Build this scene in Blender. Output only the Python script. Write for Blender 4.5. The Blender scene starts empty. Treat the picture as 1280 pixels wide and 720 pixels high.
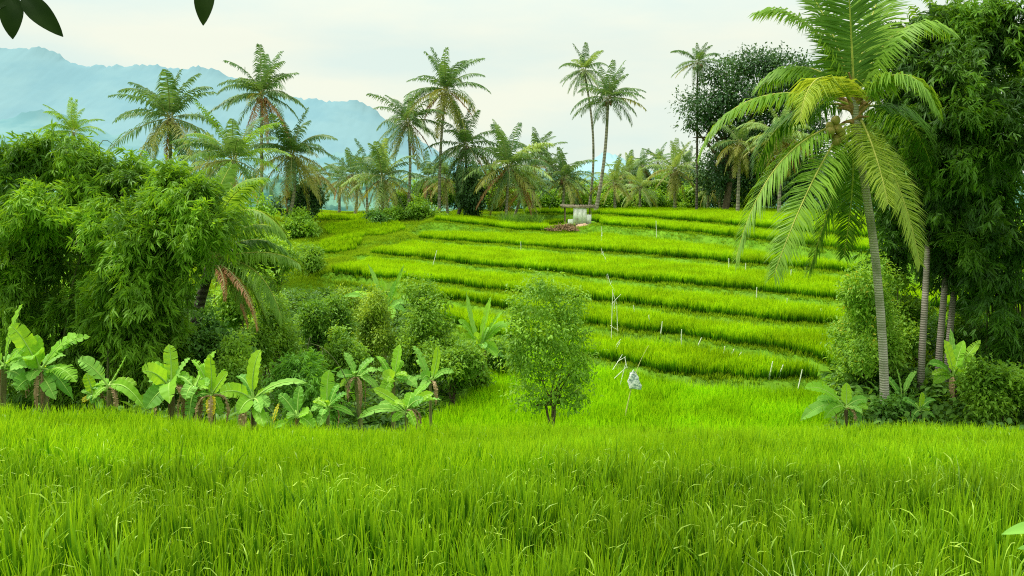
import bpy, math, random
import numpy as np
from mathutils import Vector

random.seed(7)
rng = np.random.default_rng(7)
scene = bpy.context.scene
COL = scene.collection
R = math.radians
F = 1108.0
PITCH = math.atan(130.0 / F)

# ------------------------------------------------------------------ basics
def ray(px, py):
    x = (px - 640) / F
    u = -(py - 360) / F
    c, s = math.cos(PITCH), math.sin(PITCH)
    return np.array([x, c + u * s, -s + u * c])

def P(px, py, d):
    """world point seen at a photo position, at ground distance d (along Y)"""
    r = ray(px, py)
    return r * (d / r[1])

def Ph(px, py, h):
    """world point on the level plane h metres below eye height"""
    r = ray(px, py)
    return r * (-h / r[2])

def sstep(x):
    x = np.clip(x, 0, 1)
    return x * x * (3 - 2 * x)

def nrm(a):
    a = np.asarray(a, float)
    return a / np.maximum(np.linalg.norm(a, axis=-1, keepdims=True), 1e-9)

# ------------------------------------------------------------------ materials
def new_mat(name):
    m = bpy.data.materials.new(name)
    m.use_nodes = True
    nt = m.node_tree
    nt.nodes.clear()
    return m, nt

def nd(nt, t, **k):
    n = nt.nodes.new(t)
    for a, v in k.items():
        setattr(n, a, v)
    return n

def leaf_mat(name, dark, light, transl=0.4, tcol=None, rough=0.5, spec=0.25, clump=0.6, clump_scale=0.9, tip=None, objvar=0.25, base=None):
    """leaf: attribute r = random per leaf, t = 0 at base .. 1 at tip; plus soft clump variation in space"""
    m, nt = new_mat(name)
    L = nt.links.new
    if name not in ('overhead_leaf', 'bamboo_dark', 'bamboo_light', 'bamboo_mid', 'bamboo_right', 'palm_far', 'palm_far_yellow', 'far_dark_leaf', 'banana_leaf', 'banana_leaf_backlit', 'banana_leaf_underside'):
        dark = tuple(q * 1.25 for q in dark); light = tuple(min(.85, q * 1.18) for q in light)
    at = nd(nt, 'ShaderNodeAttribute', attribute_name='r')
    oi = nd(nt, 'ShaderNodeObjectInfo')
    geo = nd(nt, 'ShaderNodeNewGeometry')
    noi = nd(nt, 'ShaderNodeTexNoise')
    noi.inputs['Scale'].default_value = clump_scale
    noi.inputs['Detail'].default_value = 3
    L(geo.outputs['Position'], noi.inputs['Vector'])
    mr = nd(nt, 'ShaderNodeMapRange')
    mr.inputs['From Min'].default_value = 0.35; mr.inputs['From Max'].default_value = 0.65
    L(noi.outputs['Fac'], mr.inputs['Value'])
    mix1 = nd(nt, 'ShaderNodeMath', operation='MULTIPLY'); mix1.inputs[1].default_value = clump
    L(mr.outputs[0], mix1.inputs[0])
    m2 = nd(nt, 'ShaderNodeMath', operation='MULTIPLY_ADD')
    L(at.outputs['Fac'], m2.inputs[0]); m2.inputs[1].default_value = max(0.0, 1 - clump - objvar)
    L(mix1.outputs[0], m2.inputs[2])
    m3 = nd(nt, 'ShaderNodeMath', operation='MULTIPLY_ADD')
    L(oi.outputs['Random'], m3.inputs[0]); m3.inputs[1].default_value = objvar
    L(m2.outputs[0], m3.inputs[2])
    mx = nd(nt, 'ShaderNodeMix', data_type='RGBA')
    mx.inputs[6].default_value = (*dark, 1); mx.inputs[7].default_value = (*light, 1)
    L(m3.outputs[0], mx.inputs[0])
    col = mx.outputs[2]
    if tip is not None:
        a2 = nd(nt, 'ShaderNodeAttribute', attribute_name='t')
        pw = nd(nt, 'ShaderNodeMath', operation='POWER'); pw.inputs[1].default_value = 2.0
        L(a2.outputs['Fac'], pw.inputs[0])
        mt = nd(nt, 'ShaderNodeMix', data_type='RGBA')
        mt.inputs[7].default_value = (*tip, 1)
        L(pw.outputs[0], mt.inputs[0]); L(col, mt.inputs[6])
        col = mt.outputs[2]
    bs = nd(nt, 'ShaderNodeBsdfPrincipled')
    bs.inputs['Roughness'].default_value = rough
    bs.inputs['Specular IOR Level'].default_value = spec
    L(col, bs.inputs['Base Color'])
    tr = nd(nt, 'ShaderNodeBsdfTranslucent')
    tm = nd(nt, 'ShaderNodeMix', data_type='RGBA', blend_type='MULTIPLY')
    tm.inputs[0].default_value = 1.0
    tm.inputs[7].default_value = (*(tcol or (1.5, 1.25, 0.6)), 1)
    L(col, tm.inputs[6]); L(tm.outputs[2], tr.inputs['Color'])
    ms = nd(nt, 'ShaderNodeMixShader'); ms.inputs[0].default_value = transl
    L(bs.outputs[0], ms.inputs[1]); L(tr.outputs[0], ms.inputs[2])
    out = nd(nt, 'ShaderNodeOutputMaterial')
    L(ms.outputs[0], out.inputs['Surface'])
    return m

def noise_mat(name, c1, c2, scale=4.0, detail=6, rough=0.85, bump=0.3, c3=None, stretch=(1, 1, 1), spec=0.2, coords='Position', lo=.35, hi=.65):
    m, nt = new_mat(name)
    L = nt.links.new
    if coords == 'Position':
        g = nd(nt, 'ShaderNodeNewGeometry'); vec = g.outputs['Position']
    else:
        g = nd(nt, 'ShaderNodeTexCoord'); vec = g.outputs['Object']
    mp = nd(nt, 'ShaderNodeMapping'); mp.inputs['Scale'].default_value = stretch
    L(vec, mp.inputs['Vector'])
    n1 = nd(nt, 'ShaderNodeTexNoise'); n1.inputs['Scale'].default_value = scale; n1.inputs['Detail'].default_value = detail
    L(mp.outputs[0], n1.inputs['Vector'])
    mr = nd(nt, 'ShaderNodeMapRange'); mr.inputs['From Min'].default_value = lo; mr.inputs['From Max'].default_value = hi
    L(n1.outputs['Fac'], mr.inputs['Value'])
    mx = nd(nt, 'ShaderNodeMix', data_type='RGBA')
    mx.inputs[6].default_value = (*c1, 1); mx.inputs[7].default_value = (*c2, 1)
    L(mr.outputs[0], mx.inputs[0])
    col = mx.outputs[2]
    if c3 is not None:
        n2 = nd(nt, 'ShaderNodeTexNoise'); n2.inputs['Scale'].default_value = scale * .23; n2.inputs['Detail'].default_value = 4
        L(mp.outputs[0], n2.inputs['Vector'])
        m2 = nd(nt, 'ShaderNodeMapRange'); m2.inputs['From Min'].default_value = .52; m2.inputs['From Max'].default_value = .68
        L(n2.outputs['Fac'], m2.inputs['Value'])
        x2 = nd(nt, 'ShaderNodeMix', data_type='RGBA'); x2.inputs[7].default_value = (*c3, 1)
        L(m2.outputs[0], x2.inputs[0]); L(col, x2.inputs[6]); col = x2.outputs[2]
    bs = nd(nt, 'ShaderNodeBsdfPrincipled')
    bs.inputs['Roughness'].default_value = rough; bs.inputs['Specular IOR Level'].default_value = spec
    L(col, bs.inputs['Base Color'])
    if bump:
        bp = nd(nt, 'ShaderNodeBump'); bp.inputs['Strength'].default_value = bump
        L(n1.outputs['Fac'], bp.inputs['Height']); L(bp.outputs[0], bs.inputs['Normal'])
    out = nd(nt, 'ShaderNodeOutputMaterial'); L(bs.outputs[0], out.inputs['Surface'])
    return m

def palm_trunk_mat(name, c1, c2, ring=9.0):
    """ringed bark: bands across the trunk with breaks"""
    m, nt = new_mat(name)
    L = nt.links.new
    tc = nd(nt, 'ShaderNodeTexCoord')
    n0 = nd(nt, 'ShaderNodeTexNoise'); n0.inputs['Scale'].default_value = 3.0; n0.inputs['Detail'].default_value = 5
    L(tc.outputs['Object'], n0.inputs['Vector'])
    wv = nd(nt, 'ShaderNodeTexWave', wave_type='BANDS', bands_direction='Z')
    wv.inputs['Scale'].default_value = ring * .32; wv.inputs['Distortion'].default_value = 2.0
    wv.inputs['Detail'].default_value = 3; wv.inputs['Detail Scale'].default_value = 2
    L(tc.outputs['Object'], wv.inputs['Vector'])
    ad = nd(nt, 'ShaderNodeMath', operation='MULTIPLY'); L(n0.outputs['Fac'], ad.inputs[0]); L(wv.outputs['Fac'], ad.inputs[1])
    mr = nd(nt, 'ShaderNodeMapRange'); mr.inputs['From Min'].default_value = .02; mr.inputs['From Max'].default_value = .5
    L(ad.outputs[0], mr.inputs['Value'])
    mx = nd(nt, 'ShaderNodeMix', data_type='RGBA'); mx.inputs[6].default_value = (*c1, 1); mx.inputs[7].default_value = (*c2, 1)
    L(mr.outputs[0], mx.inputs[0])
    n3 = nd(nt, 'ShaderNodeTexNoise'); n3.inputs['Scale'].default_value = 1.3; n3.inputs['Detail'].default_value = 6
    L(tc.outputs['Object'], n3.inputs['Vector'])
    m3 = nd(nt, 'ShaderNodeMapRange'); m3.inputs['From Min'].default_value = .5; m3.inputs['From Max'].default_value = .7
    L(n3.outputs['Fac'], m3.inputs['Value'])
    x3 = nd(nt, 'ShaderNodeMix', data_type='RGBA'); x3.inputs[7].default_value = (c1[0] * .6, c1[1] * .75, c1[2] * .5, 1)
    L(m3.outputs[0], x3.inputs[0]); L(mx.outputs[2], x3.inputs[6])
    bs = nd(nt, 'ShaderNodeBsdfPrincipled'); bs.inputs['Roughness'].default_value = .9; bs.inputs['Specular IOR Level'].default_value = .15
    L(x3.outputs[2], bs.inputs['Base Color'])
    bp = nd(nt, 'ShaderNodeBump'); bp.inputs['Strength'].default_value = .6; bp.inputs['Distance'].default_value = .03
    L(ad.outputs[0], bp.inputs['Height']); L(bp.outputs[0], bs.inputs['Normal'])
    out = nd(nt, 'ShaderNodeOutputMaterial'); L(bs.outputs[0], out.inputs['Surface'])
    return m

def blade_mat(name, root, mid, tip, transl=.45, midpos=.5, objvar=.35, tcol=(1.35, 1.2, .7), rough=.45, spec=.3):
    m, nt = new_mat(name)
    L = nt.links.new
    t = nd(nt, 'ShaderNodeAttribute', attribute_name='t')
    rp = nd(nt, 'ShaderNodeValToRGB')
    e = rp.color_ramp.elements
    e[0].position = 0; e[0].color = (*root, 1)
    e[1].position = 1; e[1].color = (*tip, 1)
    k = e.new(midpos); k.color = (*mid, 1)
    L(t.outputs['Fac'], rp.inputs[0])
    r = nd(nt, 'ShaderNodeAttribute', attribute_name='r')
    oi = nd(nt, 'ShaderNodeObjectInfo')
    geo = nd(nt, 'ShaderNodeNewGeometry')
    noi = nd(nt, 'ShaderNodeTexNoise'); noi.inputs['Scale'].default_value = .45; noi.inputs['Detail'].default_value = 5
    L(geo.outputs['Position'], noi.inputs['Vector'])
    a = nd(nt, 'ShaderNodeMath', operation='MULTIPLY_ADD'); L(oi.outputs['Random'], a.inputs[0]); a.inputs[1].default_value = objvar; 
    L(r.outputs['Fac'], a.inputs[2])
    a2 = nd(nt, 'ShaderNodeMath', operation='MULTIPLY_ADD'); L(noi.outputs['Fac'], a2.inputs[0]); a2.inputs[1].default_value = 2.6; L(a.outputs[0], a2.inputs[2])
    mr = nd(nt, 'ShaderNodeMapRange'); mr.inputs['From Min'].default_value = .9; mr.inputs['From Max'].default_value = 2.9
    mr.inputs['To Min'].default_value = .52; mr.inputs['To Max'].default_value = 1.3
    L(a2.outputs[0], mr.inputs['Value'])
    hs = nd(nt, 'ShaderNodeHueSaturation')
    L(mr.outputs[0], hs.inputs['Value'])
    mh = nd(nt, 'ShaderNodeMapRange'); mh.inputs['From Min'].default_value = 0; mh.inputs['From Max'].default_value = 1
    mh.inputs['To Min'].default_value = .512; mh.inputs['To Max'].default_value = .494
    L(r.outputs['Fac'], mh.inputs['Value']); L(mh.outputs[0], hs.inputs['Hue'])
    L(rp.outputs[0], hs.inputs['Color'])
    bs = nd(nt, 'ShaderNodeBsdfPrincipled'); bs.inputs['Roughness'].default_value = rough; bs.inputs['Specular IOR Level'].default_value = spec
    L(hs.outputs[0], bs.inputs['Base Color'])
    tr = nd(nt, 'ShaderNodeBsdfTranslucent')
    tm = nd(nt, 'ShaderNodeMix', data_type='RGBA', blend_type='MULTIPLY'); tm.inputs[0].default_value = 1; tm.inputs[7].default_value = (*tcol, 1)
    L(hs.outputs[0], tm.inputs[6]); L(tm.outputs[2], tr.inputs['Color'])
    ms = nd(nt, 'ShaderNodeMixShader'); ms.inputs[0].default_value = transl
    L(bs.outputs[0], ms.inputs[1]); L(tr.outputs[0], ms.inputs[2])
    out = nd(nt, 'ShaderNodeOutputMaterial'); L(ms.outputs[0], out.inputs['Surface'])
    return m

M = {}
M['ground'] = noise_mat('ground_soil', (.07, .18, .012), (.14, .29, .02), scale=1.6, c3=(.10, .20, .02), bump=.5, spec=0.0)
M['rice_near'] = blade_mat('rice_near', (.006, .025, .002), (.05, .165, .003), (.30, .52, .010), transl=.40, objvar=.6, midpos=.6, spec=.2)  # near-black roots and dark mid paint the shade between the stems
M['rice_mid'] = blade_mat('rice_mid', (.008, .035, .002), (.075, .25, .003), (.38, .64, .010), transl=.44, objvar=.5, midpos=.58, spec=.1)  # dark roots again paint the shade low in the stand
M['rice_far'] = blade_mat('rice_far', (.010, .04, .002), (.10, .29, .004), (.56, .85, .008), transl=.45, midpos=.54, spec=.04)  # dark roots paint the shaded terrace fronts into the blade colour
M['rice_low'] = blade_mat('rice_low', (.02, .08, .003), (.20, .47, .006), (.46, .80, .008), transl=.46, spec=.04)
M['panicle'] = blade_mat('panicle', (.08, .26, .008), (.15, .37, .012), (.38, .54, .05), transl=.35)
M['grass'] = blade_mat('grass', (.08, .18, .006), (.22, .37, .012), (.38, .54, .02), rough=.9, spec=.0)
M['palegrass'] = blade_mat('palegrass', (.10, .28, .03), (.26, .52, .08), (.5, .68, .2), transl=.4)
M['tallgrass'] = blade_mat('tallgrass', (.05, .14, .015), (.13, .30, .03), (.25, .42, .06))
M['weed'] = leaf_mat('weed', (.03, .09, .012), (.13, .28, .03))
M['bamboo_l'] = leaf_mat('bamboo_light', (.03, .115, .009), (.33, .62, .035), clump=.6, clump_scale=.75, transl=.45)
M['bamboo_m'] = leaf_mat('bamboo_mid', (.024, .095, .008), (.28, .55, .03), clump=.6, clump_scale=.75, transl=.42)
M['bamboo_r'] = leaf_mat('bamboo_right', (.016, .065, .007), (.19, .41, .026), clump=.6, clump_scale=.6, transl=.4)  # toned-down bamboo copy; shade on the right clump is in the colour
M['bamboo_d'] = leaf_mat('bamboo_dark', (.014, .06, .007), (.13, .32, .024), clump=.6, clump_scale=.5, transl=.38)  # darkest bamboo copy: shade of the lower grove put into the leaf colour
M['weep'] = leaf_mat('weeping_leaf', (.045, .16, .015), (.16, .37, .03), clump=.5)
M['dark_leaf'] = leaf_mat('dark_leaf', (.03, .11, .015), (.14, .31, .035), transl=.35)
M['far_dark'] = leaf_mat('far_dark_leaf', (.03, .09, .03), (.11, .23, .065), transl=.3, clump_scale=.4)
M['shrub'] = leaf_mat('shrub_leaf', (.06, .17, .014), (.26, .46, .035), clump_scale=1.1)
M['olive'] = leaf_mat('olive_leaf', (.10, .21, .018), (.36, .52, .045), clump_scale=1.2, transl=.4)
M['tree_leaf'] = leaf_mat('tree_leaf', (.07, .19, .018), (.28, .49, .045), clump_scale=1.2, transl=.4)
M['fresh'] = leaf_mat('fresh_leaf', (.08, .21, .015), (.26, .46, .035), clump_scale=1.0)
M['yellow_new'] = leaf_mat('yellow_new_leaf', (.28, .33, .02), (.55, .52, .04))
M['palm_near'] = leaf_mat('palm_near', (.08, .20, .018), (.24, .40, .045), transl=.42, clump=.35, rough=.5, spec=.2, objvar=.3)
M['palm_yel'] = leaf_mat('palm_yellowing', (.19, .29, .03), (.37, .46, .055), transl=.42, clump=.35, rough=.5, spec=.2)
M['palm_dark'] = leaf_mat('palm_shaded', (.035, .11, .012), (.12, .25, .03), transl=.35, clump=.35, rough=.5, spec=.2)  # darker frond copy with the shade of the crown in its colour
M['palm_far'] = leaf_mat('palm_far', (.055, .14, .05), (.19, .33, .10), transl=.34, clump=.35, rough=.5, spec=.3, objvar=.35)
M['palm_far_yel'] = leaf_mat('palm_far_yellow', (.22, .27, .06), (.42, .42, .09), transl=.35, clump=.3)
M['palm_pale'] = leaf_mat('palm_pale', (.15, .27, .08), (.32, .43, .13), transl=.35, clump=.3)
M['palm_brown'] = leaf_mat('palm_dead', (.24, .11, .045), (.42, .22, .09), transl=.2, clump=.4)
M['rachis'] = noise_mat('rachis', (.30, .34, .06), (.45, .46, .10), scale=6, bump=0)
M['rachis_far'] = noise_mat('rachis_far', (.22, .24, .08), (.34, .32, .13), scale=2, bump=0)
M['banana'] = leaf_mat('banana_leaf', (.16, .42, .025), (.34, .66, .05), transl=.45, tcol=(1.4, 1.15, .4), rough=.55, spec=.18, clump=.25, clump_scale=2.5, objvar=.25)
M['banana_b'] = leaf_mat('banana_leaf_backlit', (.30, .58, .03), (.42, .72, .06), transl=.55, tcol=(1.3, 1.1, .4), rough=.4, clump=.3, objvar=.3)  # brighter leaf copy: glow of light from behind put into the colour
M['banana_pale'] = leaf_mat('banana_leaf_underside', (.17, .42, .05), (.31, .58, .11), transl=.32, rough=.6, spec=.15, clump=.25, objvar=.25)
M['banana_d'] = leaf_mat('banana_leaf_shaded', (.07, .23, .025), (.18, .42, .04), transl=.4, rough=.5, spec=.3, clump=.35, objvar=.4)  # darker copy of the banana leaf, shade painted into the colour
M['banana_yel'] = leaf_mat('banana_leaf_yellow', (.55, .48, .03), (.75, .60, .05), transl=.4)
M['banana_dead'] = leaf_mat('banana_leaf_dead', (.13, .08, .04), (.42, .31, .15), transl=.1)
M['banana_rib'] = noise_mat('banana_rib', (.26, .46, .08), (.36, .54, .12), scale=5, bump=0)
M['banana_stem'] = noise_mat('banana_stem', (.10, .07, .035), (.22, .24, .08), scale=3, stretch=(3, 3, .6), coords='Object')
M['banana_stem_dark'] = noise_mat('banana_stem_dark', (.035, .022, .014), (.12, .075, .04), scale=3, stretch=(3, 3, .6), coords='Object')
M['trunk_near'] = palm_trunk_mat('palm_trunk_near', (.30, .27, .22), (.50, .47, .40), ring=14)
M['trunk_grove'] = palm_trunk_mat('palm_trunk_grove', (.13, .115, .09), (.27, .25, .21), ring=14)
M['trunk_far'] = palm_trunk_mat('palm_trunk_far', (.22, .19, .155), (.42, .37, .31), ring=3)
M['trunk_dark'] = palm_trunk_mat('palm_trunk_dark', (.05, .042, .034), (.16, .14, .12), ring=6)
M['bark'] = noise_mat('bark', (.06, .045, .03), (.16, .12, .08), scale=6, stretch=(3, 3, .7), coords='Object', bump=.6)
M['bark_pale'] = noise_mat('bark_pale', (.18, .15, .11), (.34, .30, .23), scale=6, stretch=(3, 3, .7), coords='Object', bump=.6)
M['culm'] = noise_mat('bamboo_culm', (.05, .08, .02), (.12, .13, .05), scale=3, stretch=(2, 2, .5))
M['coconut'] = noise_mat('coconut', (.20, .22, .04), (.36, .27, .08), scale=9, coords='Object', rough=.5, bump=.1)
M['coconut_far'] = noise_mat('coconut_far', (.16, .07, .04), (.24, .13, .06), scale=5, bump=0)
M['stake'] = noise_mat('stake', (.80, .82, .66), (.92, .93, .82), scale=9, bump=.1)
M['strip'] = noise_mat('plastic_strip', (.66, .70, .68), (.84, .86, .84), scale=20, rough=.4, bump=0)
M['bamboo_pole'] = noise_mat('bamboo_pole', (.40, .46, .12), (.58, .58, .24), scale=7, bump=.1)
M['hut_wall'] = noise_mat('hut_wall', (.74, .74, .69), (.90, .90, .86), scale=7, bump=.05, c3=(.55, .53, .45))
M['hut_wood'] = noise_mat('hut_wood', (.16, .12, .08), (.30, .24, .17), scale=5, stretch=(1, 1, 4), bump=.3)
M['hut_roof'] = noise_mat('hut_roof', (.20, .16, .11), (.40, .34, .26), scale=3, bump=.4)
M['brush'] = noise_mat('brush', (.12, .07, .035), (.36, .24, .13), scale=9, bump=.2)
M['earth_pink'] = noise_mat('earth_pink', (.34, .20, .13), (.50, .33, .24), scale=3, bump=.5)
M['near_leaf'] = leaf_mat('overhead_leaf', (.008, .022, .004), (.022, .042, .008), transl=.08, clump=.6, clump_scale=22, rough=.7, spec=.04)
M['twig'] = noise_mat('twig', (.05, .04, .025), (.10, .08, .05), scale=30, bump=.2)

# ------------------------------------------------------------------ mesh building
class MB:
    def __init__(s):
        s.v = []; s.f = []; s.t = []; s.r = []; s.mi = []; s.n = 0
    def add(s, v, f, t=0.0, r=0.5, mi=0):
        """v (n,3); f (k,3) or (k,4) index array"""
        v = np.asarray(v, float).reshape(-1, 3); n = len(v)
        s.v.append(v)
        f = np.asarray(f, int)
        s.f.append(f + s.n); s.mi.append(np.full(len(f), mi))
        s.t.append(np.broadcast_to(np.asarray(t, float).ravel() if np.ndim(t) else np.full(n, t), (n,)))
        s.r.append(np.broadcast_to(np.asarray(r, float).ravel() if np.ndim(r) else np.full(n, r), (n,)))
        s.n += n
    def tube(s, pts, rad, seg=7, t=0.0, r=.5, mi=0, cap=True):
        pts = np.asarray(pts, float); n = len(pts)
        rad = np.broadcast_to(np.asarray(rad, float), (n,))
        tan = nrm(np.gradient(pts, axis=0))
        up = np.array([0, 0, 1.0]) if abs(tan[0][2]) < .9 else np.array([1.0, 0, 0])
        a = np.arange(seg) / seg * 2 * math.pi
        V = []
        for i in range(n):
            e1 = nrm(np.cross(tan[i], up)); e2 = np.cross(tan[i], e1)
            V.append(pts[i] + rad[i] * (np.cos(a)[:, None] * e1 + np.sin(a)[:, None] * e2))
            
        V = np.concatenate(V)
        i, j = np.meshgrid(np.arange(n - 1), np.arange(seg), indexing='ij')
        i = i.ravel(); j = j.ravel(); k = (j + 1) % seg
        f = np.stack([i * seg + j, i * seg + k, (i + 1) * seg + k, (i + 1) * seg + j], 1)
        s.add(V, f, t, r, mi)
        if cap:
            for q in (0, n - 1):
                c = np.concatenate([pts[q:q + 1], V[q * seg:(q + 1) * seg]])
                jj = np.arange(seg)
                s.add(c, np.stack([np.zeros(seg, int), 1 + jj, 1 + (jj + 1) % seg], 1), t, r, mi)
    def box(s, c, size, rz=0.0, mi=0, tilt=0.0):
        c = np.asarray(c, float); h = np.asarray(size, float) / 2
        v = np.array([[x, y, z] for x in (-1, 1) for y in (-1, 1) for z in (-1, 1)]) * h
        if tilt:
            ct, st = math.cos(tilt), math.sin(tilt)
            v = np.stack([v[:, 0] * ct - v[:, 2] * st, v[:, 1], v[:, 0] * st + v[:, 2] * ct], 1)
        cz, sz = math.cos(rz), math.sin(rz)
        v = np.stack([v[:, 0] * cz - v[:, 1] * sz, v[:, 0] * sz + v[:, 1] * cz, v[:, 2]], 1)
        f = [[0, 1, 3, 2], [4, 6, 7, 5], [0, 4, 5, 1], [2, 3, 7, 6], [0, 2, 6, 4], [1, 5, 7, 3]]
        s.add(v + c, f, 0, .5, mi)
    def leaves(s, pos, dirv, nor, length, width, r=None, mi=0, fold=.25, droop=.15):
        """many pointed leaves: 6 verts each (base, two sides at 1/3, two at 2/3, tip)"""
        pos = np.asarray(pos); n = len(pos)
        if n == 0: return
        d = nrm(dirv); sd = nrm(np.cross(d, nor)); nn = np.cross(sd, d)
        l = np.broadcast_to(np.asarray(length, float), (n,))[:, None]; w = np.broadcast_to(np.asarray(width, float), (n,))[:, None]
        dn = np.array([0, 0, -1.0])
        b = pos
        a1 = pos + d * l * .35; a2 = pos + d * l * .7 + dn * l * droop * .4
        tp = pos + d * l + dn * l * droop
        V = np.stack([b, a1 + sd * w * .5 + nn * w * fold, a1 - sd * w * .5 + nn * w * fold, a1,
                      a2 + sd * w * .36 + nn * w * fold, a2 - sd * w * .36 + nn * w * fold, a2, tp], 1).reshape(-1, 3)
        base = np.arange(n)[:, None] * 8
        tri = np.concatenate([base + np.array([[0, 3, 1]]), base + np.array([[0, 2, 3]]),
                              base + np.array([[4, 6, 7]]), base + np.array([[6, 5, 7]])])
        quad = np.concatenate([base + np.array([[1, 3, 6, 4]]), base + np.array([[3, 2, 5, 6]])])
        r = rng.random(n) if r is None else r
        n0 = s.n
        s.add(V, tri, np.tile([0, .35, .35, .35, .7, .7, .7, 1], n), np.repeat(r, 8), mi)
        s.f.append(quad + n0); s.mi.append(np.full(len(quad), mi))
    def mesh(s, name, mats, smooth=False):
        me = bpy.data.meshes.new(name)
        v = np.concatenate(s.v).astype(np.float32)
        loops = np.concatenate([f.ravel() for f in s.f]).astype(np.int32)
        sizes = np.concatenate([np.full(len(f), f.shape[1]) for f in s.f]).astype(np.int32)
        starts = np.concatenate([[0], np.cumsum(sizes)[:-1]]).astype(np.int32)
        me.vertices.add(len(v)); me.vertices.foreach_set('co', v.ravel())
        me.loops.add(len(loops)); me.loops.foreach_set('vertex_index', loops)
        me.polygons.add(len(sizes)); me.polygons.foreach_set('loop_start', starts); me.polygons.foreach_set('loop_total', sizes)
        if isinstance(mats, (list, tuple)):
            for m in mats: me.materials.append(m)
            me.polygons.foreach_set('material_index', np.concatenate(s.mi).astype(np.int32))
        else:
            me.materials.append(mats)
        if smooth:
            me.polygons.foreach_set('use_smooth', np.ones(len(sizes), bool))
        for nm, arr in (('t', s.t), ('r', s.r)):
            at = me.attributes.new(nm, 'FLOAT', 'POINT')
            at.data.foreach_set('value', np.concatenate(arr).astype(np.float32))
        me.update(calc_edges=True); me.validate()
        return me

def link(name, me, parent=None, loc=None, rz=0.0, scale=1.0):
    o = bpy.data.objects.new(name, me)
    COL.objects.link(o)
    if parent is not None: o.parent = parent
    if loc is not None: o.location = [float(q) for q in loc]
    if rz: o.rotation_euler = (0, 0, rz)
    if not np.isscalar(scale) or scale != 1.0:
        o.scale = (scale,) * 3 if np.isscalar(scale) else scale
    return o

def tag(o, label=None, cat=None, group=None, kind=None):
    if label: o['label'] = label
    if cat: o['category'] = cat
    if group: o['group'] = group
    if kind: o['kind'] = kind
    return o

def empty(name, loc, label, cat, group=None):
    o = bpy.data.objects.new(name, None)
    o.empty_display_size = .3
    COL.objects.link(o); o.location = [float(q) for q in loc]
    return tag(o, label, cat, group)

def bez(p0, p1, p2, p3, n):
    t = np.linspace(0, 1, n)[:, None]
    p0, p1, p2, p3 = (np.asarray(p, float) for p in (p0, p1, p2, p3))
    return (1 - t) ** 3 * p0 + 3 * (1 - t) ** 2 * t * p1 + 3 * (1 - t) * t * t * p2 + t ** 3 * p3

# ------------------------------------------------------------------ terrain
TERR = [  # front foot of the rice of each terrace: photo x, photo y, metres below eye
    [(520, 397, 7.1), (640, 425, 7.1), (735, 449, 7.1), (875, 471, 7.1), (1031, 479, 7.1), (1180, 492, 7.1)],
    [(440, 351, 6.5), (491, 362, 6.5), (724, 405, 6.5), (1031, 448, 6.5), (1150, 465, 6.5)],
    [(405, 340, 6.0), (413, 341, 6.0), (733, 377, 6.0), (1040, 410, 6.0), (1150, 422, 6.0)],
    [(455, 317, 5.4), (640, 337, 5.4), (860, 358, 5.4), (1035, 374, 5.4), (1150, 386, 5.4)],
    [(505, 297, 4.8), (518, 299, 4.8), (640, 308, 4.8), (860, 324, 4.8), (1040, 341, 4.8), (1150, 352, 4.8)],
    [(540, 277, 3.55), (575, 280, 3.75), (640, 288, 4.2), (690, 290, 4.3), (745, 281, 3.75), (875, 293, 3.75), (1100, 318, 3.75)],
    [(640, 268, 3.25), (750, 269, 3.2), (860, 277, 3.2), (1100, 300, 3.2)],
]
EDGE = []
for pl in TERR:
    pts = np.array([Ph(a, b, c) for a, b, c in pl])
    o = np.argsort(pts[:, 0]); pts = pts[o]
    EDGE.append(pts)
RISER = [.3, .4, .4, .5, .5, 2.6, .5]
BUND = [.45, .6, .75, .9, 1.0, .5, .8]

def lin_interp(x, xs, ys):
    y = np.interp(x, xs, ys)
    s0 = (ys[1] - ys[0]) / (xs[1] - xs[0]); s1 = (ys[-1] - ys[-2]) / (xs[-1] - xs[-2])
    y = np.where(x < xs[0], ys[0] + (x - xs[0]) * s0 * .6, y)
    return np.where(x > xs[-1], ys[-1] + (x - xs[-1]) * s1, y)

def edgeY(i, X):
    w = .35 * np.sin(X * .7 + i * 2.1) + .18 * np.sin(X * 1.9 + i)
    return lin_interp(X, EDGE[i][:, 0], EDGE[i][:, 1]) + w

def edgeZ(i, X):
    return np.interp(X, EDGE[i][:, 0], EDGE[i][:, 2])

LB = np.array([[20, -4.2], [26, -3.2], [33, -1.6], [36, -1.2], [42, -2.2], [48, -4.5], [55, -8.0], [60, -12.2], [68, -10.8], [77, -8.6], [86, -7.5], [98, -6], [130, -4]])
def leftB(Y):
    return np.interp(Y, LB[:, 0], LB[:, 1]) + .3 * np.sin(Y * .9)

FE = np.array([[-40, 13], [-12, 15.0], [-5, 17.2], [0, 18.2], [8, 18.2], [14, 18.0], [40, 17]])
def fgEdge(X):
    return np.interp(X, FE[:, 0], FE[:, 1]) + .25 * np.sin(X * .8)

def z_fg(X, Y):
    q = np.clip(Y - 4, 0, 20)
    return -(2.42 + .2 * (Y - 4) + .002 * q * q) + np.where(X < -3, -(X + 3) * .075, 0) + .05 * np.sin(X * .9 + .4) * np.sin(Y * .8)

def vnoise(X, Y, s, seed=0):
    return (np.sin(X * s + 1.3 * seed) * np.cos(Y * s * 1.13 + seed) + .5 * np.sin(X * s * 2.3 + Y * s * 1.7 + seed * 2.2) + .3 * np.cos(Y * s * 3.9 - X * s * 3.1 + seed))

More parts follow.
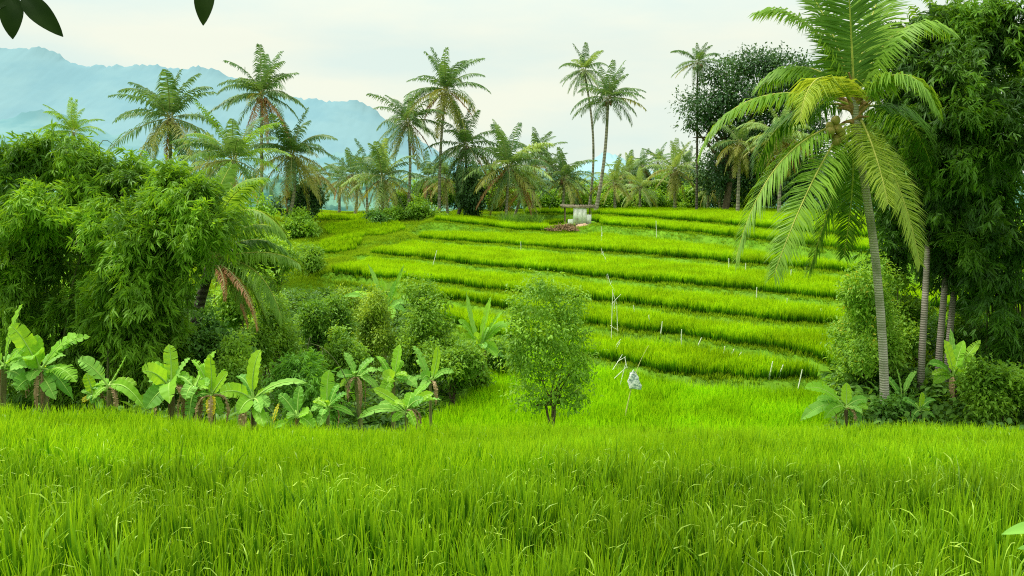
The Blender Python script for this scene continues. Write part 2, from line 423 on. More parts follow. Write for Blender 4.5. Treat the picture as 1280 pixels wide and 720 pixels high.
def ground(X, Y):
    X = np.asarray(X, float); Y = np.asarray(Y, float)
    zt = np.full(X.shape, -7.6)
    prev = zt
    for i in range(len(EDGE)):
        zi = edgeZ(i, X)
        ye = edgeY(i, X) - BUND[i]
        s = sstep((Y - (ye - RISER[i])) / RISER[i])
        zt = zt + (zi - prev) * s
        prev = zi
    # right grove stands a little higher
    zr = -6.8 + .25 * vnoise(X, Y, .6, 3)
    w = sstep((X - .355 * Y + .6) / 2.0) * sstep((36 - Y) / 4)
    zt = zt * (1 - w) + zr * w
    zl = np.interp(Y, [18, 24, 35, 45, 55, 65, 85, 95, 115], [-6.3, -7.0, -8.3, -8.3, -7.3, -5.9, -3.95, -3.6, -3.6])
    zl = zl + np.clip(-X - 20, 0, 60) * .04 + .12 * vnoise(X, Y, .5, 1)
    lb = leftB(Y)
    wl = sstep((X - (lb - 1.6)) / 1.5)
    z = zl * (1 - wl) + zt * wl
    # beyond the plateau the land drops to the valley
    far = sstep((Y - 112) / 260)
    z = z * (1 - far) + -46 * far
    f = sstep((Y - fgEdge(X)) / 3.6)
    z = z_fg(X, Y) * (1 - f) + z * f
    return z

def G(X, Y):
    return float(ground(np.array([X]), np.array([Y]))[0])

def build_ground():
    xs = np.concatenate([-np.geomspace(4200, 32, 26), np.arange(-30, 34, .4), np.geomspace(36, 4200, 26)])
    ys = np.concatenate([-np.geomspace(400, 4, 12), np.arange(-2, 112, .33), np.geomspace(113, 5200, 46)])
    X, Y = np.meshgrid(xs, ys)
    Z = ground(X, Y) + .03 * vnoise(X, Y, 2.3, 5) * (Y < 112)
    nx, ny = len(xs), len(ys)
    mb = MB()
    i, j = np.meshgrid(np.arange(ny - 1), np.arange(nx - 1), indexing='ij')
    i = i.ravel(); j = j.ravel()
    f = np.stack([i * nx + j, i * nx + j + 1, (i + 1) * nx + j + 1, (i + 1) * nx + j], 1)
    mb.add(np.stack([X, Y, Z], -1), f)
    o = link('ground', mb.mesh('ground', M['ground'], smooth=True))
    tag(o, 'terraced valley ground of soil and low green cover under the rice fields', 'ground', kind='structure')
build_ground()

# ------------------------------------------------------------------ hills and mountains
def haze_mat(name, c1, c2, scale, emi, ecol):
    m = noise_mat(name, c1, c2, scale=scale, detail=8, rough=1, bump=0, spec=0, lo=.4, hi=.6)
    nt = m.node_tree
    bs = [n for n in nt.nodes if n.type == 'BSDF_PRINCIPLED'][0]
    bs.inputs['Emission Color'].default_value = (*ecol, 1); bs.inputs['Emission Strength'].default_value = emi  # emission stands in for distance haze; the slopes give off no light
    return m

def mountain(name, label, crest, D, depth, zbase, mat, rough=1.0, seed=0, n=360, rows=50, bumps=0.0):
    """crest = list of (photo x, photo y) on the skyline at distance D; slope runs toward the viewer"""
    pts = np.array([P(a, b, D) for a, b in crest])
    xs = np.linspace(pts[0, 0], pts[-1, 0], n)
    zc = np.interp(xs, pts[:, 0], pts[:, 2])
    k = np.ones(9) / 9
    zc = np.convolve(np.pad(zc, 4, mode='edge'), k, 'valid')
    sc = D / 1000.0
    zc = zc + rough * sc * 1.6 * (np.sin(xs / sc * .11 + seed) + .6 * np.sin(xs / sc * .29 + seed * 2) + .45 * np.sin(xs / sc * .83)) + rng.normal(0, .5 * rough * sc, n)
    kk = np.ones(31) / 31
    zs = np.convolve(np.pad(zc, 15, mode='edge'), kk, 'valid')
    s = np.linspace(0, 1, rows)
    V = []
    for k_, q in enumerate(s):
        prof = (1 - q) ** 1.25
        spur = rough * sc * 9 * np.sin(math.pi * q) * (np.sin(xs / sc * .045 + q * 2.4 + seed) + .5 * np.sin(xs / sc * .12 - q * 3))
        z = zbase + (zs - zbase) * prof + (zc - zs) * math.exp(-q * 60) + spur * .04 + rng.normal(0, .3 * rough * sc, n) * (0 if k_ == 0 else 1) + bumps * rng.random(n) * (k_ > 0)
        y = np.full(n, D - depth * q) + spur * .08
        V.append(np.stack([xs, y, z], 1))
    V = np.concatenate(V)
    i, j = np.meshgrid(np.arange(rows - 1), np.arange(n - 1), indexing='ij'); i = i.ravel(); j = j.ravel()
    f = np.stack([i * n + j, (i + 1) * n + j, (i + 1) * n + j + 1, i * n + j + 1], 1)
    mb = MB(); mb.add(V, f)
    o = link(name, mb.mesh(name, mat, smooth=True))
    tag(o, label, 'mountain', kind='structure')

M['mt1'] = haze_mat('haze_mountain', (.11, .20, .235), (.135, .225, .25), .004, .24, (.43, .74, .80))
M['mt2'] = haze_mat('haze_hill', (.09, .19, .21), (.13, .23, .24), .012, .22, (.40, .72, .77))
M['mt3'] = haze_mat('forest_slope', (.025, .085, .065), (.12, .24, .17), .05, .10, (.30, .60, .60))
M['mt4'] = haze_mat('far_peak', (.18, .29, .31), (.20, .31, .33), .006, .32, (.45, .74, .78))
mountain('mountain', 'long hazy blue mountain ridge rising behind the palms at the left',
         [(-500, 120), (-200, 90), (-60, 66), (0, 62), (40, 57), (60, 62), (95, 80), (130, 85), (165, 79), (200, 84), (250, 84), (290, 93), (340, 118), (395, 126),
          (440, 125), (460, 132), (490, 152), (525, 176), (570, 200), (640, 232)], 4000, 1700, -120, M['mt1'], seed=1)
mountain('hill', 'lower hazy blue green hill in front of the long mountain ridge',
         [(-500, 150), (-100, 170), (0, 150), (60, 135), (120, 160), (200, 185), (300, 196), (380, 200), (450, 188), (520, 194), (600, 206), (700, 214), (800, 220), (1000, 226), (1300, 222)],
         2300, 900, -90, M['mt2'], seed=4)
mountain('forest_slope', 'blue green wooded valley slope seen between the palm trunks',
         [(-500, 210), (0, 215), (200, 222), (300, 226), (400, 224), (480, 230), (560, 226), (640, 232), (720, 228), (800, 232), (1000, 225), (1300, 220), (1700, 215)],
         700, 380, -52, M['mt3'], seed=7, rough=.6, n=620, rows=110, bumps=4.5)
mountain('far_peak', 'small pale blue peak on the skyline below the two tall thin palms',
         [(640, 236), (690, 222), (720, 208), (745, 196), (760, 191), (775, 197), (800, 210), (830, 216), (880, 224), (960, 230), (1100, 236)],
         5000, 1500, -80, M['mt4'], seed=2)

# ------------------------------------------------------------------ stuff: rice and grass by geometry nodes
def clump_mesh(name, mat, nbl, h, w, lean, spread, segs=4, curl=.5, panicle=0, pmat=None, seed=0):
    rg = np.random.default_rng(seed)
    mb = MB()
    for b in range(nbl + panicle):
        pan = b >= nbl
        az = rg.random() * 6.283
        r0 = spread * math.sqrt(rg.random())
        p = np.array([r0 * math.cos(az), r0 * math.sin(az), -.03])
        az += rg.normal(0, .7)
        if pan: segs_ = 12
        else: segs_ = segs
        L_ = h * rg.uniform(.62, 1.08) * (1.08 if pan else 1)
        th = abs(rg.normal(0, lean)); cu = curl * rg.uniform(.2, 1.2) * (2.6 if pan else 1)
        if rg.random() < .12: cu += 1.1
        tw = rg.random() * 6.283
        sd = np.array([math.cos(tw), math.sin(tw), 0])
        pts = []; q = p.copy()
        for k in range(segs_ + 1):
            s = k / segs_
            pts.append(q.copy())
            a = th + (2.3 * max(0.0, (s - .62) / .38) ** 1.4 + .2 * s if pan else cu * s ** 2.2)
            q = q + np.array([math.sin(a) * math.cos(az), math.sin(a) * math.sin(az), math.cos(a)]) * L_ / segs_
        pts = np.array(pts)
        s = np.linspace(0, 1, segs_ + 1)
        ww = w * rg.uniform(.7, 1.2) * np.minimum(1, .55 + s * 1.6) * (1 - s ** 3 * .93)
        if pan: ww = np.where(s > .6, np.where(np.arange(segs_ + 1) % 2 == 0, .011, .005), .004)
        V = np.concatenate([pts + sd * ww[:, None] / 2, pts - sd * ww[:, None] / 2])
        n = segs_ + 1
        k = np.arange(segs_)
        f = np.stack([k, k + 1, n + k + 1, n + k], 1)
        mb.add(V, f, np.tile(s, 2), rg.random(), 1 if pan else 0)
    return mb.mesh(name, [mat, pmat or mat])

def weed_mesh(name, mat, n, h, leaf, seed):
    rg = np.random.default_rng(seed)
    mb = MB()
    az = rg.random(n) * 6.283; rr = np.sqrt(rg.random(n)) * h * .75
    z = rg.random(n) ** .8 * h * (1 - (rr / (h * .9)) ** 2 * .6)
    pos = np.stack([rr * np.cos(az), rr * np.sin(az), z], 1)
    d = np.stack([np.cos(az), np.sin(az), rg.uniform(-.3, .6, n)], 1) + rg.normal(0, .4, (n, 3))
    nor = np.stack([rg.normal(0, .4, n), rg.normal(0, .4, n), np.ones(n)], 1)
    mb.leaves(pos, d, nor, leaf * rg.uniform(.6, 1.3, n), leaf * .45, rg.random(n))
    return mb.mesh(name, mat)

def instancer(name, label, cat, pts, rots, scl, idx, meshes):
    """one stuff object: points carrying rotation, scale and a pick, with tufts set on them by geometry nodes"""
    src = bpy.data.collections.new(name + '_tufts')
    for i, me in enumerate(meshes):
        src.objects.link(bpy.data.objects.new('%s_tuft_%02d' % (name, i), me))
    me = bpy.data.meshes.new(name)
    me.vertices.add(len(pts)); me.vertices.foreach_set('co', np.asarray(pts, np.float32).ravel())
    a = me.attributes.new('rot', 'FLOAT_VECTOR', 'POINT'); a.data.foreach_set('vector', np.asarray(rots, np.float32).ravel())
    a = me.attributes.new('scl', 'FLOAT_VECTOR', 'POINT'); a.data.foreach_set('vector', np.asarray(scl, np.float32).ravel())
    a = me.attributes.new('idx', 'INT', 'POINT'); a.data.foreach_set('value', np.asarray(idx, np.int32))
    for m in meshes[0].materials: me.materials.append(m)
    o = link(name, me)
    ng = bpy.data.node_groups.new(name + '_scatter', 'GeometryNodeTree')
    ng.interface.new_socket('Geometry', in_out='INPUT', socket_type='NodeSocketGeometry')
    ng.interface.new_socket('Geometry', in_out='OUTPUT', socket_type='NodeSocketGeometry')
    gi = ng.nodes.new('NodeGroupInput'); go = ng.nodes.new('NodeGroupOutput')
    ci = ng.nodes.new('GeometryNodeCollectionInfo'); ci.inputs['Collection'].default_value = src
    ci.inputs['Separate Children'].default_value = True; ci.inputs['Reset Children'].default_value = True
    ip = ng.nodes.new('GeometryNodeInstanceOnPoints'); ip.inputs['Pick Instance'].default_value = True
    def na(nm, ty):
        n = ng.nodes.new('GeometryNodeInputNamedAttribute'); n.data_type = ty; n.inputs['Name'].default_value = nm
        return n.outputs['Attribute']
    ng.links.new(gi.outputs[0], ip.inputs['Points'])
    ng.links.new(ci.outputs[0], ip.inputs['Instance'])
    ng.links.new(na('idx', 'INT'), ip.inputs['Instance Index'])
    er = ng.nodes.new('FunctionNodeEulerToRotation')
    ng.links.new(na('rot', 'FLOAT_VECTOR'), er.inputs[0]); ng.links.new(er.outputs[0], ip.inputs['Rotation'])
    ng.links.new(na('scl', 'FLOAT_VECTOR'), ip.inputs['Scale'])
    ng.links.new(ip.outputs[0], go.inputs[0])
    md = o.modifiers.new('scatter', 'NODES'); md.node_group = ng
    return tag(o, label, cat, kind='stuff')

def jitter_grid(x0, x1, y0, y1, sp, jit=.45, ang=0.0):
    """jittered planting grid, turned by ang about its centre"""
    cx, cy = (x0 + x1) / 2, (y0 + y1) / 2
    rad = math.hypot(x1 - x0, y1 - y0) / 2
    g = np.arange(-rad, rad, sp)
    U, V = np.meshgrid(g, g)
    U = U + rng.uniform(-jit, jit, U.shape) * sp; V = V + rng.uniform(-jit, jit, V.shape) * sp
    X = cx + U * math.cos(ang) - V * math.sin(ang); Y = cy + U * math.sin(ang) + V * math.cos(ang)
    X = X.ravel(); Y = Y.ravel()
    k = (X > x0) & (X < x1) & (Y > y0) & (Y < y1)
    return X[k], Y[k]

def scatter_args(X, Y, nvar, smin, smax, tilt=.08, hvar=None):
    n = len(X)
    Z = ground(X, Y)
    rot = np.stack([rng.normal(0, tilt, n), rng.normal(0, tilt, n), rng.random(n) * 6.283], 1)
    s = rng.uniform(smin, smax, n)
    if hvar is not None: s = s * hvar
    w = rng.uniform(.9, 1.15, n)
    return np.stack([X, Y, Z], 1), rot, np.stack([s * w, s * w, s], 1), rng.integers(0, nvar, n)

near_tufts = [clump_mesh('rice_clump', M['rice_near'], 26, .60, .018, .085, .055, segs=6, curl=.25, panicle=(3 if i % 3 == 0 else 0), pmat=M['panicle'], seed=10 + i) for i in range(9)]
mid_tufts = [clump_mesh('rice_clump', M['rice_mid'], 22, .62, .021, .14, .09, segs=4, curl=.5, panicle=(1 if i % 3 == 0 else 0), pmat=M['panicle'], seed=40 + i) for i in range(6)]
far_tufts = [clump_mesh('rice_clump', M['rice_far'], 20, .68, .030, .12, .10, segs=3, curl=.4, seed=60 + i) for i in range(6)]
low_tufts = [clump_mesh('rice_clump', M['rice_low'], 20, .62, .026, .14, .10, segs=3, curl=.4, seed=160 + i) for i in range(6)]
grass_tufts = [clump_mesh('grass_clump', M['grass'], 20, .26, .024, .5, .16, segs=2, curl=.9, seed=80 + i) for i in range(5)]

def in_view(X, Y, margin=1.5):
    return np.abs(X) < .60 * Y + margin

# foreground field
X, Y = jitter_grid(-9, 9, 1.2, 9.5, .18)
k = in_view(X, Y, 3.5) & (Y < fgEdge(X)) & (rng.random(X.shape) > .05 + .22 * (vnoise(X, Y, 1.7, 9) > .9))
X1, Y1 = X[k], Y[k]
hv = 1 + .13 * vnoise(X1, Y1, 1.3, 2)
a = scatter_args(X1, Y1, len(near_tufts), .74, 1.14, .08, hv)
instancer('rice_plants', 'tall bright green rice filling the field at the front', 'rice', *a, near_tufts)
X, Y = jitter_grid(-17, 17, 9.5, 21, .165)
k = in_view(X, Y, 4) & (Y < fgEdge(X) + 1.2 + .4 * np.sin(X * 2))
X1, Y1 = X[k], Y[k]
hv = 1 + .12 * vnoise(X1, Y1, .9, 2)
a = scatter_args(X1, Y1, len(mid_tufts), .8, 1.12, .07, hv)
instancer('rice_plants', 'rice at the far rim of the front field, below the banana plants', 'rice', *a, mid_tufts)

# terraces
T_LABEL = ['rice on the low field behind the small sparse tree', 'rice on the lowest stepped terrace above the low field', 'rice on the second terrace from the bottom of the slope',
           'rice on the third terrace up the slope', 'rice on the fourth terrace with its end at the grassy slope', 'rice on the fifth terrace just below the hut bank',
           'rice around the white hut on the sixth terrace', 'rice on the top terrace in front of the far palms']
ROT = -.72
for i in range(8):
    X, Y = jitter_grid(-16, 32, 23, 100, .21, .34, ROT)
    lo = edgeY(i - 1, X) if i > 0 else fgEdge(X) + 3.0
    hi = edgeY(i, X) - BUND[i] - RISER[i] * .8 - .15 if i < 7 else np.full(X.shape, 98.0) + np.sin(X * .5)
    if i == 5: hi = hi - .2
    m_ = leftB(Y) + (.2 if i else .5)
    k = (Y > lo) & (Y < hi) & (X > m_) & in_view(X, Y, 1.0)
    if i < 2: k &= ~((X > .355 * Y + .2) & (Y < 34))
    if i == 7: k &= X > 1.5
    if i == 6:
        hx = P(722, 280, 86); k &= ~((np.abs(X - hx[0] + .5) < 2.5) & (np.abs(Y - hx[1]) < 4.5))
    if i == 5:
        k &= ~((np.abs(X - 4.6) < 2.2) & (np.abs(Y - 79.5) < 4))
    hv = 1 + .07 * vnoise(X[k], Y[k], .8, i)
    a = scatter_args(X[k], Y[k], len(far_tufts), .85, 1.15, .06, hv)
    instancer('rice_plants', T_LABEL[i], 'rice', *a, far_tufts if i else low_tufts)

# bunds, banks and the grassy slope
X, Y = jitter_grid(-26, 32, 22, 112, .25)
k = in_view(X, Y, 1.0)
X, Y = X[k], Y[k]
keep = np.zeros(X.shape, bool)
for i in range(7):
    ye = edgeY(i, X)
    keep |= (Y < ye + .1) & (Y > ye - BUND[i] - RISER[i] - .4) & (X > leftB(Y) - .5)
slope = (X < leftB(Y) + .3) & (Y > 52)
right = (X > .355 * Y) & (Y < 34)
keep |= slope | right | (Y > 97)
X, Y = X[keep], Y[keep]
sl = (X < leftB(Y)) & (Y > 50)
hv = np.where(sl, 1.25 + .45 * vnoise(X, Y, .35, 3), .85 + .25 * vnoise(X, Y, 1.1, 2))
a = scatter_args(X, Y, len(grass_tufts), .7, 1.25, .12, np.clip(hv, .5, 2))
instancer('grass', 'short grass covering the terrace banks and the slope at the left end', 'grass', *a, grass_tufts)

# patches of rice on the grassy slope at the left
for (cx, cy, rx, ry, lab) in ((Ph(418, 312, 5.2)[0], 74, 1.6, 5.0, 'yellow green rice patch on the grassy slope left of the terraces'),
                              (Ph(455, 293, 4.6)[0], 82, 3.6, 5.0, 'darker rice patch on the slope left of the fourth terrace'),
                              (Ph(440, 277, 3.8)[0], 92, 4.5, 2.6, 'small rice plot under the palms at the left end of the plateau')):
    X, Y = jitter_grid(cx - rx, cx + rx, cy - ry, cy + ry, .26, .4, ROT)
    k = (((X - cx) / rx) ** 2 + ((Y - cy) / ry) ** 2 < 1)
    a = scatter_args(X[k], Y[k], len(far_tufts), .7, 1.0, .06)
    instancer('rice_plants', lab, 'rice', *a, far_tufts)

# low weeds in the ravine and the groves
weeds = [weed_mesh('weed_clump', M['weed'], 70, .5, .2, 100 + i) for i in range(5)]
X, Y = jitter_grid(-22, 16, 17, 56, .55)
k = ((X < leftB(Y) - .2) & (Y > fgEdge(X) + .8)) | ((X > .355 * Y + .6) & (Y > fgEdge(X) + 2.2) & (Y < 34))
k &= in_view(X, Y, 3)
a = scatter_args(X[k], Y[k], len(weeds), .6, 1.6, .2, np.where(Y[k] < 19.5, 1.35, 1.0))
instancer('undergrowth', 'leafy undergrowth filling the ravine and the floor of the groves', 'undergrowth', *a, weeds)

# ------------------------------------------------------------------ crowns
def lobe_points(lobes, n, shell=.5, up_bias=0.0):
    """points in the outer part of a union of ellipsoids; returns position, outward direction, relative radius"""
    lobes = np.asarray(lobes, float)
    vol = (lobes[:, 3] * lobes[:, 4] * lobes[:, 5]) ** .8
    pick = rng.choice(len(lobes), n, p=vol / vol.sum())
    d = nrm(rng.normal(size=(n, 3)) + np.array([0, 0, up_bias]))
    s = (shell ** 3 + (1 - shell ** 3) * rng.random(n)) ** (1 / 3) * np.clip(rng.normal(1, .19, n), .6, 1.6)
    c = lobes[pick, :3]; rad = lobes[pick, 3:6]
    p = c + d * rad * s[:, None]
    keep = np.ones(n, bool)
    for L_ in lobes:
        q = np.linalg.norm((p - L_[:3]) / L_[3:6], axis=1)
        keep &= q > shell * .8
    return p[keep], d[keep], s[keep]

def leaf_crown(mb, lobes, n_sprays, per, leaf, wratio=.4, shell=.55, droop=.2, spread=.6, mi=0, up=.25, size_sd=.3):
    """broad-leaved crown: sprays of small leaves in the shell of each lobe"""
    p, d, s = lobe_points(lobes, n_sprays, shell)
    n = len(p)
    pos = np.repeat(p, per, 0) + rng.normal(0, leaf * 1.1, (n * per, 3))
    dd = np.repeat(d, per, 0) * .6 + rng.normal(0, spread, (n * per, 3)) + np.array([0, 0, -droop])
    nor = np.repeat(d, per, 0) * .5 + np.array([0, 0, .8 + up]) + rng.normal(0, .45, (n * per, 3))
    r = np.clip(np.repeat(rng.random(n), per) * .6 + rng.random(n * per) * .4, 0, 1)
    L_ = leaf * np.clip(rng.normal(1, size_sd, n * per), .4, 1.8)
    mb.leaves(pos, dd, nor, L_, L_ * wratio, r, mi)

def bamboo_crown(mb, lobes, n_clusters, per=8, leaf=.24, mi=0, branches=16, droop=.55):
    """hanging sprays of narrow leaves strung along arching branches"""
    lobes = np.asarray(lobes, float)
    vol = (lobes[:, 3] * lobes[:, 4] * lobes[:, 5]) ** .75
    bl = []; 
    nb = max(1, int(branches)) * len(lobes)
    pick = rng.choice(len(lobes), nb, p=vol / vol.sum())
    bdir = nrm(rng.normal(size=(nb, 3)) + np.array([0, -.15, .45]))
    br = rng.integers(0, nb, n_clusters)
    s = rng.random(n_clusters) ** .6 * .92 + .12
    reach = np.where(rng.random(nb) < .35, rng.uniform(1.2, 1.55, nb), rng.uniform(.75, 1.05, nb))
    c = lobes[pick[br], :3]; rad = lobes[pick[br], 3:6] * reach[br][:, None]
    tw = bdir[br]
    pos = c + tw * rad * s[:, None] + np.array([0, 0, -1.0]) * (droop * s ** 2.2 * rad[:, 2])[:, None]
    pos = pos + rng.normal(0, .13, (n_clusters, 3)) * (rad.mean(1, keepdims=True) * .75 + .35)
    tang = nrm(tw * np.array([1, 1, .6]) + np.array([0, 0, -1.0]) * (.15 + .6 * s[:, None]) + rng.normal(0, .45, (n_clusters, 3)))
    n = n_clusters
    lat = nrm(np.cross(tang, rng.normal(size=(n, 3))))
    fan = np.linspace(-1, 1, per)
    dd = (np.repeat(tang, per, 0) + np.repeat(lat, per, 0) * np.tile(fan, n)[:, None] * 1.05 + rng.normal(0, .28, (n * per, 3)) + np.array([0, 0, -.35]))
    off = np.tile(np.linspace(0, 1, per) * .2, n)
    pp = np.repeat(pos, per, 0) + np.repeat(tang, per, 0) * off[:, None] + rng.normal(0, .02, (n * per, 3))
    nor = np.repeat(np.cross(tang, lat), per, 0) + rng.normal(0, .5, (n * per, 3)) + np.array([0, -.2, .5])
    L_ = leaf * rng.uniform(.6, 1.25, n * per)
    r = np.clip(np.repeat(rng.random(n), per) * .65 + rng.random(n * per) * .35, 0, 1)
    mb.leaves(pp, dd, nor, L_, L_ * .15 + .008, r, mi, fold=.2, droop=.12)

def limb(mb, a, b, r0, r1, bend=.12, seg=6, n=7):
    a = np.asarray(a, float); b = np.asarray(b, float)
    L_ = np.linalg.norm(b - a)
    k1 = a + (b - a) * .33 + rng.normal(0, bend * L_, 3) * np.array([1, 1, .3])
    k2 = a + (b - a) * .66 + rng.normal(0, bend * L_, 3) * np.array([1, 1, .3])
    p = bez(a, k1, k2, b, n)
    mb.tube(p, np.linspace(r0, r1, n), seg)
    return p

def tree(name, label, cat, base, lobes, mat, trunk_mat, n, per=9, leaf=.16, wratio=.42, trunk_r=.12, stems=1, shell=.5, group=None, limbs=10, droop=.2, spread=.6,
         extra=None, fork=.35):
    """lobes in world coordinates; trunk, limbs to the lobes, crown of leaf sprays"""
    base = np.asarray(base, float)
    o = empty(name, base, label, cat, group)
    L_ = np.asarray(lobes, float).copy(); L_[:, :3] -= base
    mb = MB()
    top = L_[:, :3].mean(0)
    for s in range(stems):
        b0 = np.array([rng.normal(0, .12) * (stems > 1), rng.normal(0, .1) * (stems > 1), -.15])
        fk = top * fork + np.array([rng.normal(0, .06), 0, 0]) * np.linalg.norm(top)
        limb(mb, b0, fk, trunk_r, trunk_r * .7, .04, 9, 8)
        for q in range(max(2, limbs // stems)):
            l = L_[rng.integers(len(L_))]
            tip = l[:3] + nrm(rng.normal(size=3)) * l[3:6] * .55
            p = limb(mb, fk, tip, trunk_r * .6, trunk_r * .12, .08, 6, 8)
            for z in range(2):
                e = p[-3] + nrm(rng.normal(size=3) + np.array([0, 0, .3])) * l[3:6] * .7
                limb(mb, p[rng.integers(3, 6)], e, trunk_r * .25, trunk_r * .06, .08, 4, 5)
    link('trunk', mb.mesh('trunk', trunk_mat, smooth=True), o)
    cb = MB()
    leaf_crown(cb, L_, n, per, leaf, wratio, shell, droop, spread)
    mats = [mat]
    if extra is not None:
        emat, en = extra
        mats.append(emat)
        LL = L_.copy(); LL[:, 3:6] *= 1.03
        leaf_crown(cb, LL, en, per, leaf * .9, wratio, .9, -.2, spread, mi=1)
    link('crown', cb.mesh('crown', mats), o)
    return o

def px_lobes(specs, d):
    """(photo x, photo y, photo rx, photo ry, depth offset) -> world ellipsoids"""
    out = []
    for a in specs:
        px, py, rx, ry = a[:4]; dd = d + (a[4] if len(a) > 4 else 0)
        c = P(px, py, dd); m = dd / F
        out.append([*c, rx * m, (rx + ry) * .5 * m, ry * m])
    return out

def auto_lobes(px, py, w, h, d, n=9, dens=.36):
    """random lobes inside an oval of the photo (centre px,py, full size w,h)"""
    out = []
    for i in range(n):
        a = rng.random() * 6.283; q = math.sqrt(rng.random())
        x = px + .5 * w * (1 - dens * .8) * q * math.cos(a); y = py + .5 * h * (1 - dens * .8) * q * math.sin(a)
        r = dens * .5 * rng.uniform(.45, 1.35)
        if i % 3 == 2:
            x = px + .5 * w * rng.uniform(-1.05, 1.05); y = py + .5 * h * rng.uniform(-1.08, .9); r = dens * .5 * rng.uniform(.3, .6)
        out.append((x, y, w * r, min(h, w * 1.3) * r, rng.normal(0, w * d / F * .22)))
    return px_lobes(out, d)

def shrub(name, label, cat, px, pybase, w, h, d, mat, n=500, leaf=.12, per=9, tr=.05, stems=3, group=None, nl=14, wratio=.45, extra=None, droop=.2, lowcrown=.0, trunk_mat=None, shell=.45):
    b = P(px, pybase, d); b[2] = G(b[0], b[1])
    nl = int(nl * 1.35); n = int(n * 1.2)
    lob = auto_lobes(px, pybase - h * (.5 + lowcrown), w, h * (1 - lowcrown), d, nl)
    return tree(name, label, cat, b, lob, mat, trunk_mat or M['bark'], n, per, leaf, wratio, tr, stems, shell=shell, group=group, limbs=8, extra=extra, droop=droop)

# ------------------------------------------------------------------ bamboo clumps
def bamboo(name, label, base_px, lobes_px, d, n, mat, culms=10, per=8, leaf=.215, group='bamboo clumps', ncl=16, droop=.55):
    b = P(base_px[0], base_px[1], d); b[2] = G(b[0], b[1])
    o = empty(name, b, label, 'bamboo', group)
    L_ = np.asarray(px_lobes(lobes_px, d)); L_[:, :3] -= b
    for q in range(culms):
        l = L_[q % len(L_)]
        b0 = np.array([rng.normal(0, .5), rng.normal(0, .4), -.2])
        tip = l[:3] + np.array([0, 0, l[5] * .6])
        k1 = b0 * 1.4 + np.array([tip[0] * .12, tip[1] * .12, max(1.0, tip[2] * .6 + 1.5)])
        k2 = np.array([tip[0] * .55, tip[1] * .55, tip[2] + .8])
        mb = MB(); p = bez(b0, k1, k2, tip, 14); p[:, 1] += np.linspace(.5, 1.1, 14)
        mb.tube(p, np.linspace(.032 if culms > 5 else .014, .006, 14), 7)
        link('culm', mb.mesh('culm', M['culm'], smooth=True), o)
    cb = MB(); bamboo_crown(cb, L_, n, per, leaf, 0, ncl, droop)
    link('foliage', cb.mesh('foliage', mat), o)
    return o

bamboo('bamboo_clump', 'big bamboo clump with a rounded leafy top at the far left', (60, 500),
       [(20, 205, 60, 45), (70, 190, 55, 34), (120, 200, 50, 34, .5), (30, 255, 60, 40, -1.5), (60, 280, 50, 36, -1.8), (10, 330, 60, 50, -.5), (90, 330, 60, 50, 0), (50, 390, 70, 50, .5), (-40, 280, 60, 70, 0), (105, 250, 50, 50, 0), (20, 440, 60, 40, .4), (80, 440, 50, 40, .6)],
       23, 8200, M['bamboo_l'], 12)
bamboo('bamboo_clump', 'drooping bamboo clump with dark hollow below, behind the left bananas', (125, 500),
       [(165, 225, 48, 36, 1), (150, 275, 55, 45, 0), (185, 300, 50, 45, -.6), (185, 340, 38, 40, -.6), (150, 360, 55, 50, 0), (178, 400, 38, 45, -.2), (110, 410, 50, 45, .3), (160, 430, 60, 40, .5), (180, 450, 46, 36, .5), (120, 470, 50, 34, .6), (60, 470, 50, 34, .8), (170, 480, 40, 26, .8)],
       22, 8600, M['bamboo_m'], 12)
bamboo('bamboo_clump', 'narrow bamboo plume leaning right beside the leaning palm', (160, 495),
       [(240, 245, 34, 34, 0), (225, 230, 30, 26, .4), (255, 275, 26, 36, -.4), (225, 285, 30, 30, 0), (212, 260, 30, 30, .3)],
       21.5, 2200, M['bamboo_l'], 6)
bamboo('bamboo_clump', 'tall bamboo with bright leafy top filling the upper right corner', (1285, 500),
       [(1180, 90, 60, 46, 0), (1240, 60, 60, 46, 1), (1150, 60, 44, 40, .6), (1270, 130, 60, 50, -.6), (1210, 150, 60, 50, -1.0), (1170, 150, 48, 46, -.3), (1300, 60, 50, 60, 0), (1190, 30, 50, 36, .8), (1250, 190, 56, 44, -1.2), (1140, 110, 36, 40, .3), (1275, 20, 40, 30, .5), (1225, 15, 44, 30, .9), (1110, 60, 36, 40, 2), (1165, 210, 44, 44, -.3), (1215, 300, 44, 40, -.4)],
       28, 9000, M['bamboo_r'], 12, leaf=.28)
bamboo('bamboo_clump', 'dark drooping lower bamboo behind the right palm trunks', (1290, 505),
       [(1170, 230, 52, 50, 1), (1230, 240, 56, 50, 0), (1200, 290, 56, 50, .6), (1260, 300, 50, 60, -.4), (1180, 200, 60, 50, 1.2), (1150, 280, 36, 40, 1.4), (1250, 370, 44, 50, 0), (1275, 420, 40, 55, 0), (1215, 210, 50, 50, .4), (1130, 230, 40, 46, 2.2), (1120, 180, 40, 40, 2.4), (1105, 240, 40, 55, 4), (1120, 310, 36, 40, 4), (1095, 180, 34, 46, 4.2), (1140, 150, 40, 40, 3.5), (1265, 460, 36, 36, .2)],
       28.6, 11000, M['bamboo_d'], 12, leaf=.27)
bamboo('weeping_bamboo', 'small weeping bamboo arching down beside the banana row', (398, 535),
       [(375, 455, 26, 20, 0), (392, 480, 26, 30, -.2), (400, 510, 20, 30, -.2), (360, 462, 20, 16, .1)], 20.5, 800, M['weep'], 4, leaf=.17, group='bamboo clumps', droop=.8)

